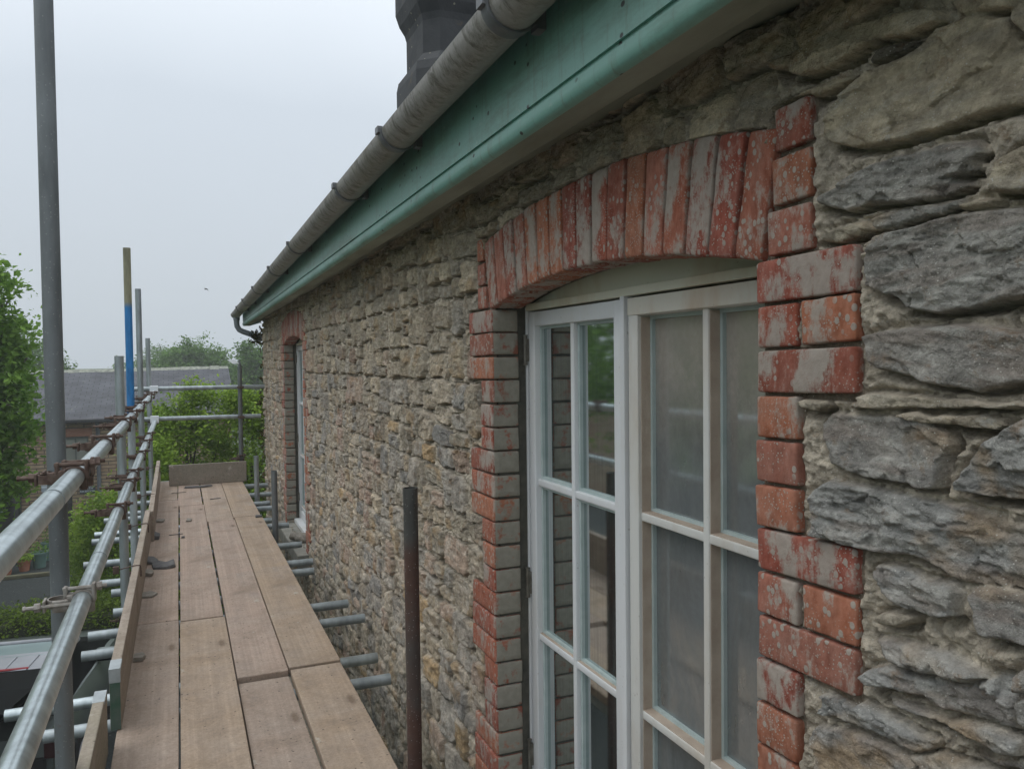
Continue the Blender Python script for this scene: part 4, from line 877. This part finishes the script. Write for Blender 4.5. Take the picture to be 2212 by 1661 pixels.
# near tree at the left edge
plant('broadleaf_tree','leafy green tree at the left edge of the picture, nearer than the slate-roofed barn','tree',
  [(-3.25,14,4.9,1.15,1.0,1.2),(-2.95,14,4.1,.95,.9,.8),(-3.3,14,3.1,1.15,1.0,.8),(-3.7,14,2.3,1.2,.9,.6),(-2.50,14,4.35,.42,.5,.40),(-2.42,14,4.8,.22,.3,.2),(-2.75,14,5.7,.40,.5,.35),(-2.45,14,3.5,.45,.5,.35),(-2.62,14,2.75,.45,.5,.3)],
  900,36,.12,.095,'leaf_tree',21,base=(-3.9,14.2),trunk=.16,limbs=14)
plant('broadleaf_tree','tall tree off to the left of the yard, mostly outside the picture','tree',
  [(-6.5,13,5.0,2.2,2.0,2.4),(-8,10,4.5,2.2,2.4,2.2),(-7.5,16,5.4,2,2,2.6)],700,26,.22,.17,'leaf_tree',22,base=(-7.3,12.5),trunk=.22)
plant('broadleaf_tree','second tall tree left of the yard, outside the picture','tree',
  [(-9,4,5.2,2.2,2.2,2.8),(-8.6,6.5,4.2,2.0,2.0,2.2)],520,26,.24,.18,'leaf_tree',23,base=(-9,5),trunk=.22)
SG='bright green shrubs growing beyond the end of the scaffold'
plant('leafy_shrub','bright green shrub behind the middle of the end rails, rising over the barn roof','shrub',[(.10,13.9,3.0,.78,.6,1.0),(.25,13.9,3.95,.30,.3,.26),(-.05,13.9,3.5,.5,.4,.4),(.1,13.9,1.7,.8,.6,1.1)],760,34,.085,.062,'leaf_bright',31,SG,trunk=.05,kind_parts=('foliage','stems'),up=.8)
plant('leafy_shrub','bright green shrub behind the dark end post, touching the house corner','shrub',[(1.05,13.6,3.0,.62,.6,1.0),(.85,13.6,3.85,.25,.3,.26),(1.3,13.6,3.6,.35,.4,.4),(1.1,13.6,1.6,.7,.6,1.1)],700,34,.085,.062,'leaf_bright',32,SG,trunk=.05,kind_parts=('foliage','stems'),up=.8)
plant('leafy_shrub','yellowish shrub just right of the rail corner','shrub',[(-.42,13.2,2.85,.42,.5,.75),(-.38,13.2,1.7,.5,.5,1.1)],420,34,.08,.060,'leaf_bright',33,SG,trunk=.04,kind_parts=('foliage','stems'),up=.8)
plant('leafy_shrub','loose shrub behind the short upright, in front of the barn wall','shrub',[(-1.12,15.4,1.95,.42,.4,.36),(-1.2,15.4,1.5,.62,.5,.75),(-1.05,15.4,.8,.75,.55,.8)],520,32,.085,.062,'leaf_bright',34,SG,trunk=.04,kind_parts=('foliage','stems'),up=.8)
plant('leafy_shrub','low shrub beside the tall dark upright above the gravel','shrub',[(-1.62,16.6,1.45,.32,.35,.36),(-1.55,16.4,.75,.50,.4,.7)],260,26,.08,.060,'leaf_bright',35,SG,trunk=.03,kind_parts=('foliage','stems'),up=.8)
# distant trees behind the barn
TG='hazy trees beyond the barn roof'
plant('distant_tree','hazy rounded tree behind the barn ridge, left of the dark end post','tree',[(.9,52,3.6,1.9,1.8,2.2),(.3,52,4.3,1.3,1.4,1.3),(1.9,52,3.9,1.2,1.3,1.3),(2.6,53,3.0,1.2,1.3,1.6)],700,38,.24,.19,'leaf_far',41,TG,trunk=.25)
plant('distant_tree','hazy taller tree between the end post and the house corner','tree',[(3.75,45,3.5,1.0,1.2,1.7),(3.45,45,4.9,.5,.6,.6),(4.4,45,3.4,.9,1.1,1.3),(5.0,46,2.3,1.0,1.2,1.6)],560,38,.20,.16,'leaf_far',42,TG,trunk=.25)
plant('distant_tree','faint grey tree farthest away behind the thin grey uprights','tree',[(-1.9,82,4.3,1.5,1.6,1.8),(-.3,84,3.9,1.4,1.5,1.6)],360,14,.32,.26,'leaf_far',43,TG,trunk=.3)
plant('distant_tree','hazy tree seen just right of the tall dark upright over the roof','tree',[(-7.2,48,4.0,1.9,1.8,1.9),(-6.2,48,3.4,1.0,1.2,1.2),(-8.8,48,4.6,1.6,1.6,2.0)],600,36,.24,.19,'leaf_far',44,TG,trunk=.25)
plant('distant_tree','pale scrubby tree low on the roofline left of the short upright','tree',[(-4.2,88,3.7,1.8,1.8,1.1),(-2.6,88,3.5,1.2,1.4,1.0)],260,14,.32,.26,'leaf_far',45,TG,trunk=.3)
# hedge
rsd=np.random.RandomState(9); n=2600
q=np.stack([rsd.uniform(-6.2,.1,n),rsd.uniform(-.38,.38,n),rsd.uniform(.1,1.1,n)],-1); q[:,2]=np.where(rsd.rand(n)<.45,1.08+rsd.normal(0,.025,n),q[:,2]); q[:,1]=np.where(q[:,2]<1.03,np.where(rsd.rand(n)<.7,-.40,.40)+rsd.normal(0,.02,n),q[:,1])
q[:,1]+=12.7+q[:,0]*-.12*-1*0; P,Q,c=leafcloud(q,13,.055,.042,rsd,.9); 
hd=empty('clipped_hedge',(-3,12.7,0),'clipped box hedge with bright green top, behind the parked car','hedge'); npmesh('foliage',P-np.array([-3,12.7,0]),Q,MT['leaf_hedge'],hd,c,smooth=False)
b=MB(); b.bbox(-3.2,3.1,-.34,.34,0,1.0,.05); b.build('inner_branches',m_var('dark_twigs',(.02,.025,.01),(.04,.045,.02),20,.95),hd)
# ivy at the far corner
rsd=np.random.RandomState(4); q=[]
for i in range(110):
    z=rsd.uniform(2.6,4.95); q.append((.965+rsd.uniform(-.07,.10)*(.6 if z>4.3 else 1),9.93+rsd.uniform(-.05,.12),z))
for i in range(16): q.append((.86+rsd.uniform(-.03,.05),10.15,4.86+rsd.uniform(-.12,.02)))
P,Q,c=leafcloud(np.array(q),9,.026,.045,rsd,.3); iv=empty('climbing_ivy',(.96,9.95,0),'brownish ivy creeping up the far corner of the stone house','ivy')
npmesh('leaves',P-np.array([.96,9.95,0]),Q,MT['leaf_ivy'],iv,c,smooth=False)
b=MB(); b.path([(.02,.0,0),(.0,.02,2.4),(.03,.0,3.6),(-.01,.03,4.6),(-.08,.15,4.9),(-.10,.2,4.78)],[.012,.010,.008,.006,.004,.003],6); b.build('stems',MT['bark'],iv,smooth=True)
# =============== BARN ===============
YB=21.74
barn=empty('stone_barn',(-3,YB,0),'long single-storey stone barn with a grey slate roof across the yard','barn')
k=N('barn_stone'); br=k.n('ShaderNodeTexBrick'); v=k.map((1,1,1),(math.radians(90),0,0)); k.l(v,br.inputs['Vector']); br.inputs['Scale'].default_value=1; br.inputs['Brick Width'].default_value=.34; br.inputs['Row Height'].default_value=.085; br.inputs['Mortar Size'].default_value=.012
br.inputs['Color1'].default_value=(.30,.21,.135,1); br.inputs['Color2'].default_value=(.38,.29,.195,1); br.inputs['Mortar'].default_value=(.12,.10,.075,1)
c=k.mix(1,br.outputs[0],k.ramp(k.noise(4,6,k.map((1,1,2.5)),.7),(.3,.6),(.7,1.4)),'MULTIPLY'); c=k.mix(k.ramp(k.noise(1.3,4),(.5,0.),(.65,.5)),c,(.24,.13,.085)); k.bump(br.outputs[1],.02,-1); MT['barn']=k.fin(c,.93)
def bp(f,name,mt,parent=barn,**kw):
    b=MB(); f(b); return b.build(name,mt,parent,**kw)
X0,X1=-12,1.22
def wf(b):   # front wall with the window hole
    wx0,wx1,wz0,wz1=-2.62,-2.06,1.85,2.76
    for q in ((X0+3,wx0+3,0,3.16),(wx1+3,X1+3,0,3.16),(wx0+3,wx1+3,0,wz0),(wx0+3,wx1+3,wz1,3.16)): b.box(q[0],q[1],0,.45,q[2],q[3])
    b.box(X1+2.6,X1+3,.45,6,0,3.16); b.box(X0+3,X0+3.4,.45,6,0,3.16); b.box(X0+3,X1+3,6,6.3,0,3.16)
    b.add([(X1+3,.0,3.16),(X1+3,6.3,3.16),(X1+3,3.1,4.25),(X1+2.7,.0,3.16),(X1+2.7,6.3,3.16),(X1+2.7,3.1,4.25)],[(0,1,2),(5,4,3)])
bp(wf,'stone_wall',MT['barn'])
MT['barn_slate']=slates('barn_slate',(.055,.058,.068),(.075,.078,.09),.45,(0,0,0),(1,1.1,0))
ridge=[]
def roof(b):
    n=26; vs=[]
    for i in range(n+1):
        x=X0+3-.1+(X1+.1-X0+.12)*i/n; sag=-.045*math.sin(math.pi*min(1,max(0,(i/n-.35)/.6)))+.05*max(0,(i/n-.8)); ridge.append((x,4.37+sag))
        vs+=[(x,-.16,3.19),(x,3.05,4.36+sag),(x,3.05,4.30+sag),(x,-.16,3.15),(x,6.4,3.17)]
    fs=[]
    for i in range(n):
        a=i*5;c_=a+5; fs+=[(a,c_,c_+1,a+1),(a+1,c_+1,c_+4,a+4),(a+3,a+2,c_+2,c_+3),(a,a+3,c_+3,c_)]
    fs+=[(0,1,2,3),(n*5,n*5+3,n*5+2,n*5+1)]; b.add(vs,fs)
rf=bp(roof,'slate_roof',MT['barn_slate'])
def rid(b):
    for (xa,za),(xb,zb) in zip(ridge[:-1],ridge[1:]):
        for s_ in (0,.5):
            x0=xa+(xb-xa)*s_; x1=xa+(xb-xa)*(s_+.49); z=za+(zb-za)*s_; j=random.uniform(-.008,.008)
            b.add([(x0,2.90,z-.075+j),(x0,3.05,z+.03+j),(x0,3.20,z-.075+j),(x1,2.90,z-.075+j),(x1,3.05,z+.03+j),(x1,3.20,z-.075+j)],[(0,3,4,1),(1,4,5,2),(0,1,2),(3,5,4)])
bp(rid,'ridge_tiles',m_var('lichened_ridge',(.16,.17,.15),(.36,.37,.30),14,.95,0,20,.01),rf)
bp(lambda b:b.bbox(X0+2.9,X1+3.05,-.25,-.15,3.10,3.19,.02),'gutter',m_var('dark_gutter',(.03,.03,.033),(.05,.05,.055),8,.6))
bp(lambda b:b.path([(1.15,-.2,3.12),(1.15,-.08,3.0),(1.15,-.06,1.6),(1.15,-.06,.1)],.045,10),'downpipe',m_var('grey_downpipe',(.10,.11,.125),(.14,.15,.165),8,.5),smooth=True)
bp(lambda b:b.bbox(.30,1.02,-.012,.03,2.76,2.96,.006),'brick_lintel',m_var('lintel_brick',(.24,.11,.07),(.30,.16,.11),10,.9,0,20,.01))
wn_=bp(lambda b:[b.box(.38,.42,.02,.09,1.85,2.76),b.box(.90,.94,.02,.09,1.85,2.76),b.box(.42,.90,.02,.09,2.71,2.76),b.box(.42,.90,.02,.09,1.85,1.90),b.box(.645,.675,.02,.09,1.9,2.71)],'window',m_var('grey_frame',(.10,.105,.10),(.14,.145,.14),8,.6))
bp(lambda b:b.box(.42,.90,.05,.06,1.9,2.71),'pane',m_var('blind_glass',(.22,.23,.205),(.27,.28,.25),3,.3),wn_)
pc=bp(lambda b:[b.box(-1.45,-.42,-1.0,0,1.45,1.78),b.box(-1.45,-1.36,-1.0,-.9,0,1.45),b.box(-.50,-.42,-1.0,-.9,0,1.45),b.box(-1.40,-.5,-.15,.0,0,1.45)],'porch',m_var('dark_timber',(.035,.035,.035),(.06,.058,.055),5,.8))
bp(lambda b:[b.bbox(-.92,-.72,-1.02,-1.0,1.215,1.24,.004),b.add([(-.74,-1.02,1.195),(-.74,-1.0,1.195),(-.68,-1.0,1.23),(-.68,-1.02,1.23),(-.74,-1.02,1.262),(-.74,-1.0,1.262)],[(0,3,4),(1,5,2),(0,1,2,3),(3,2,5,4)])],'arrow_sign',MT['putty'],pc)
bp(lambda b:b.box(.46,.56,-.05,.02,0,1.75),'door_post',m_var('black_post',(.018,.016,.016),(.03,.028,.028),5,.7))
bp(lambda b:b.bbox(.80,.98,-.06,.02,.93,1.13,.01),'wall_vent',m_var('vent_dark',(.025,.028,.035),(.04,.045,.055),5,.5))
# sign with two lines of white lettering
sg=MB(); sg.bbox(-.17,.17,-.015,.015,-.085,.085,.004); sgo=sg.build('wall_sign',m_var('sign_board',(.04,.05,.06),(.055,.065,.075),5,.5)); sgo.location=(-2.11,YB-.03,1.465)
tag(sgo,'small dark wall sign with two lines of white lettering by the barn downpipe','sign')
def text(s,size,loc,parent,mt,name='lettering'):
    cu=bpy.data.curves.new(name,'FONT'); cu.body=s; cu.size=size; cu.align_x='CENTER'; cu.align_y='CENTER'; cu.extrude=.001
    o=bpy.data.objects.new(name,cu); COL.objects.link(o); dg=bpy.context.evaluated_depsgraph_get(); me=bpy.data.meshes.new_from_object(o.evaluated_get(dg)); bpy.data.objects.remove(o)
    m=bpy.data.objects.new(name,me); COL.objects.link(m); me.materials.clear(); me.materials.append(mt); m.location=loc; m.rotation_euler=(math.pi/2,0,0); m.parent=parent; return m
MT['letter']=m_var('sign_letters',(.55,.60,.66),(.60,.65,.70),5,.5)
text('SOUTH',.075,(0,-.018,.036),sgo,MT['letter']); text('RECEPTION',.062,(0,-.018,-.036),sgo,MT['letter'])
b=MB(); b.bbox(-.06,.06,-.01,.01,-.08,.08,.003); o=b.build('notice',m_var('pale_notice',(.28,.33,.40),(.38,.43,.48),6,.6)); o.location=(-3.02,YB-.03,1.56); tag(o,'small pale notice fixed on the barn wall beside the dark porch','notice')
b=MB(); b.bbox(-.055,.055,-.01,.01,-.02,.02,.002); b.build('notice_band',MT['letter'],o).location=(0,-.003,.03)
# pots
def pot(x,y,r,h,mat,label,leafn,leafc,seed,grp='plant pots along the barn wall'):
    root=empty('potted_plant',(x,y,.004),label,'potted plant',grp)
    b=MB(); n=20; pr_=[(r*.72,0),(r*.82,h*.4),(r*.95,h*.88),(r*1.06,h*.9),(r*1.06,h),(r*.92,h),(r*.88,h*.9)]
    vs=[(q[0]*math.cos(2*math.pi*i/n),q[0]*math.sin(2*math.pi*i/n),q[1]) for q in pr_ for i in range(n)]
    b.add(vs,[(k_*n+i,k_*n+(i+1)%n,(k_+1)*n+(i+1)%n,(k_+1)*n+i) for k_ in range(len(pr_)-1) for i in range(n)]+[tuple(range((len(pr_)-1)*n,len(pr_)*n))])
    b.build('pot',mat,root,smooth=True)
    rsd=np.random.RandomState(seed); cl=rsd.normal(0,1,(leafn,3))*np.array([r*.55,r*.55,r*.35])+np.array([0,0,h+r*.45]); P,Q,c=leafcloud(cl,10,.05,.06,rsd,.6); npmesh('foliage',P,Q,MT[leafc],root,c,smooth=False)
gp=m_var('green_glaze',(.10,.17,.15),(.15,.24,.21),6,.35); tp=m_var('terracotta',(.30,.10,.05),(.38,.15,.08),8,.8)
pot(-2.96,20.3,.17,.34,gp,'round green glazed pot, nearer of the two green ones',14,'leaf_tree',1)
pot(-2.85,21.0,.17,.42,gp,'green glazed pot close against the barn wall',16,'leaf_tree',2)
pot(-3.22,20.1,.13,.22,tp,'terracotta pot with a leafy plant beside the green pot',26,'leaf_bright',3)
pot(-3.52,19.9,.12,.20,tp,'leftmost small terracotta pot',8,'leaf_tree',4)
b=MB(); b.bbox(-5.2,-2.3,19.35,19.45,0,.09,.02); o=b.build('stone_edging',m_var('mossy_kerb',(.08,.075,.04),(.14,.13,.08),9,.9)); tag(o,'low stone edging between gravel and the plant pots','kerb')
# bird
b=MB(); b.path([(-.05,0,0),(0,0,.01),(.06,0,.0)],[.006,.022,.004],8); b.add([(0,-.01,.01),(.02,.01,.01),(-.09,.06,.09),(-.03,.0,.01)],[(0,1,2)]); b.add([(0,-.01,.01),(.03,.01,.01),(.10,-.04,-.07)],[(0,1,2)])
o=b.build('flying_bird',m_var('bird_dark',(.03,.03,.03),(.05,.05,.05),5,.8)); o.location=(.785,25,6.65); tag(o,'tiny dark bird flying in the open sky','bird')
# =============== CAR (seen from above, behind the rails) ===============
car=empty('parked_car',(-2.02,8.85,0),'silver-grey hatchback with raised dark tailgate parked below the scaffold','car',rz=math.radians(-8))
MT['carpaint']=m_var('silver_green_paint',(.16,.185,.175),(.19,.215,.205),3,.32,.5)
MT['roofpaint']=m_var('light_roof_panel',(.36,.37,.40),(.42,.43,.46),3,.35,.3)
MT['carglass']=m_var('tinted_car_glass',(.003,.004,.004),(.006,.007,.007),3,.6,0,spec=.08)
MT['screen']=m_var('windscreen_glass',(.20,.28,.285),(.25,.33,.33),3,.3,0,spec=.5)  # teal glass; sky reflection painted in as a lighter base colour
MT['blackplastic']=m_var('black_plastic',(.012,.012,.013),(.02,.02,.02),10,.6)
MT['tyre']=m_var('tyre_rubber',(.015,.015,.015),(.025,.025,.025),10,.9)
def loft(secs,n=None):
    """secs: list of (y, [(x,z)..]) mirrored cross sections"""
    b=MB(); m=len(secs[0][1])*2; vs=[]
    for y,pr_ in secs:
        vs+=[(x,y,z) for x,z in pr_]+[(-x,y,z) for x,z in reversed(pr_)]
    fs=[(k_*m+i,k_*m+(i+1)%m,(k_+1)*m+(i+1)%m,(k_+1)*m+i) for k_ in range(len(secs)-1) for i in range(m)]
    fs+=[tuple(range(m)),tuple(range((len(secs)-1)*m,len(secs)*m))[::-1]]; return b.add(vs,fs)
body=[(0.0,[(.70,.30),(.80,.45),(.82,.75),(.78,.92)]),(.10,[(.74,.22),(.86,.42),(.87,.78),(.80,.97)]),(1.2,[(.76,.20),(.88,.42),(.89,.80),(.82,.99)]),(2.4,[(.76,.20),(.88,.42),(.89,.78),(.82,.97)]),(3.2,[(.74,.22),(.87,.42),(.87,.74),(.78,.90)]),(4.0,[(.68,.24),(.82,.42),(.80,.66),(.66,.74)]),(4.2,[(.55,.30),(.68,.42),(.66,.58),(.50,.66)])]
o=loft(body).build('body',MT['carpaint'],car,smooth=True)
cab=[(.35,[(.79,.96),(.70,1.44)]),(.86,[(.80,.98),(.70,1.44)]),(1.6,[(.80,.98),(.62,1.29)]),(2.2,[(.79,.97),(.62,1.12)]),(2.9,[(.76,.92),(.70,.95)])]
loft(cab).build('side_windows',MT['carglass'],car,smooth=True)
b=MB(); # roof with ribs
n=7
for i in range(n):
    x0=-.72+1.44*i/n; b.bbox(x0+.006,x0+1.44/n-.006,.33,.74,1.452,1.478,.006)
b.box(-.72,.72,.32,.87,1.44,1.462); b.build('roof_panel',MT['roofpaint'],car)
b=MB(); b.add([(-.66,.75,1.470),(.66,.75,1.470),(.60,1.62,1.33),(-.60,1.62,1.33),(-.66,.87,1.44),(.66,.87,1.44),(.60,1.62,1.30),(-.60,1.62,1.30)],[(0,1,2,3),(7,6,5,4),(0,4,5,1),(1,5,6,2),(2,6,7,3),(3,7,4,0)]); b.build('glass_roof',MT['screen'],car)
b=MB(); b.path([(-.73,.35,1.455),(-.735,.87,1.462),(-.655,1.60,1.335),(-.5,1.68,1.325),(.5,1.68,1.325),(.655,1.60,1.335),(.735,.87,1.462),(.73,.35,1.455)],.028,8); b.build('roof_frame',MT['roofpaint'],car,smooth=True)
# raised tailgate
b=MB(); b.add([(-.74,.33,1.47),(.74,.33,1.47),(.77,-.35,1.53),(.66,-.75,1.47),(-.66,-.75,1.47),(-.77,-.35,1.53),(-.72,.33,1.38),(.72,.33,1.38),(.74,-.35,1.43),(.62,-.74,1.40),(-.62,-.74,1.40),(-.74,-.35,1.43)],[(0,1,2,5),(5,2,3,4),(6,11,8,7),(11,10,9,8),(1,7,8,2),(2,8,9,3),(3,9,10,4),(4,10,11,5),(5,11,6,0),(0,6,7,1)])
tg=b.build('tailgate',MT['carglass'],car)
b=MB(); b.path([(-.35,.335,1.485),(0,.325,1.49),(.35,.335,1.485),(.52,.36,1.478)],.012,6); b.build('brake_light',m_var('red_lens',(.30,.015,.02),(.36,.02,.03),5,.3),tg)
b=MB(); b.box(-.74,.74,-.01,.3,.55,.60); b.box(-.76,.76,-.06,.02,.30,.72); b.build('boot_interior',MT['blackplastic'],car)
for s_ in (-1,1):
    V,Q=gbox(.12,.055,.08,.045,2); mb=MB(); mb.add((V+np.array([s_*.90,1.85,1.05])).tolist(),Q.tolist()); mo=mb.build('wing_mirror',MT['carpaint'],car,smooth=True)
    mb=MB(); mb.bbox(s_*.90-.09,s_*.90+.09,1.785,1.798,.995,1.105,.008); mb.build('mirror_glass',MT['carglass'],mo)
    mb=MB(); mb.path([(s_*.74,1.9,1.0),(s_*.84,1.87,1.03)],.03,8); mb.build('mirror_arm',MT['blackplastic'],mo,smooth=True)
    for y in (.75,3.3):
        wb=MB(); wb.tube((s_*.70,y,.32),(s_*.895,y,.32),.32,n=28); wh=wb.build('wheel',MT['tyre'],car,smooth=True)
        wb=MB(); wb.tube((s_*.80,y,.32),(s_*.905,y,.32),.21,n=20); wb.build('rim',MT['roofpaint'],wh,smooth=True)
    mb=MB(); mb.bbox(min(s_*.74,s_*.86),max(s_*.74,s_*.86),-.02,.16,.70,.92,.02); mb.build('tail_light',m_var('tail_lens',(.03,.008,.008),(.04,.01,.01),5,.3),car)
# =============== HAZE ===============
b=MB(); b.box(-60,60,-12,130,-1.0,14); hz=b.build('haze',None or MT['gravel']); hz.data.materials.clear()
hm=bpy.data.materials.new('haze_air'); hm.use_nodes=True; t=hm.node_tree; t.nodes.clear(); oo=t.nodes.new('ShaderNodeOutputMaterial'); pv=t.nodes.new('ShaderNodeVolumePrincipled'); pv.inputs['Color'].default_value=(.93,.95,.97,1); pv.inputs['Density'].default_value=.0024; t.links.new(pv.outputs[0],oo.inputs['Volume']); hz.data.materials.append(hm); tag(hz,kind='stuff')
for o in (hz,): o['label']='thin grey haze over the yard'
sc.cycles.volume_bounces=1; sc.cycles.max_bounces=8; sc.cycles.transparent_max_bounces=12
sc.render.film_transparent=False
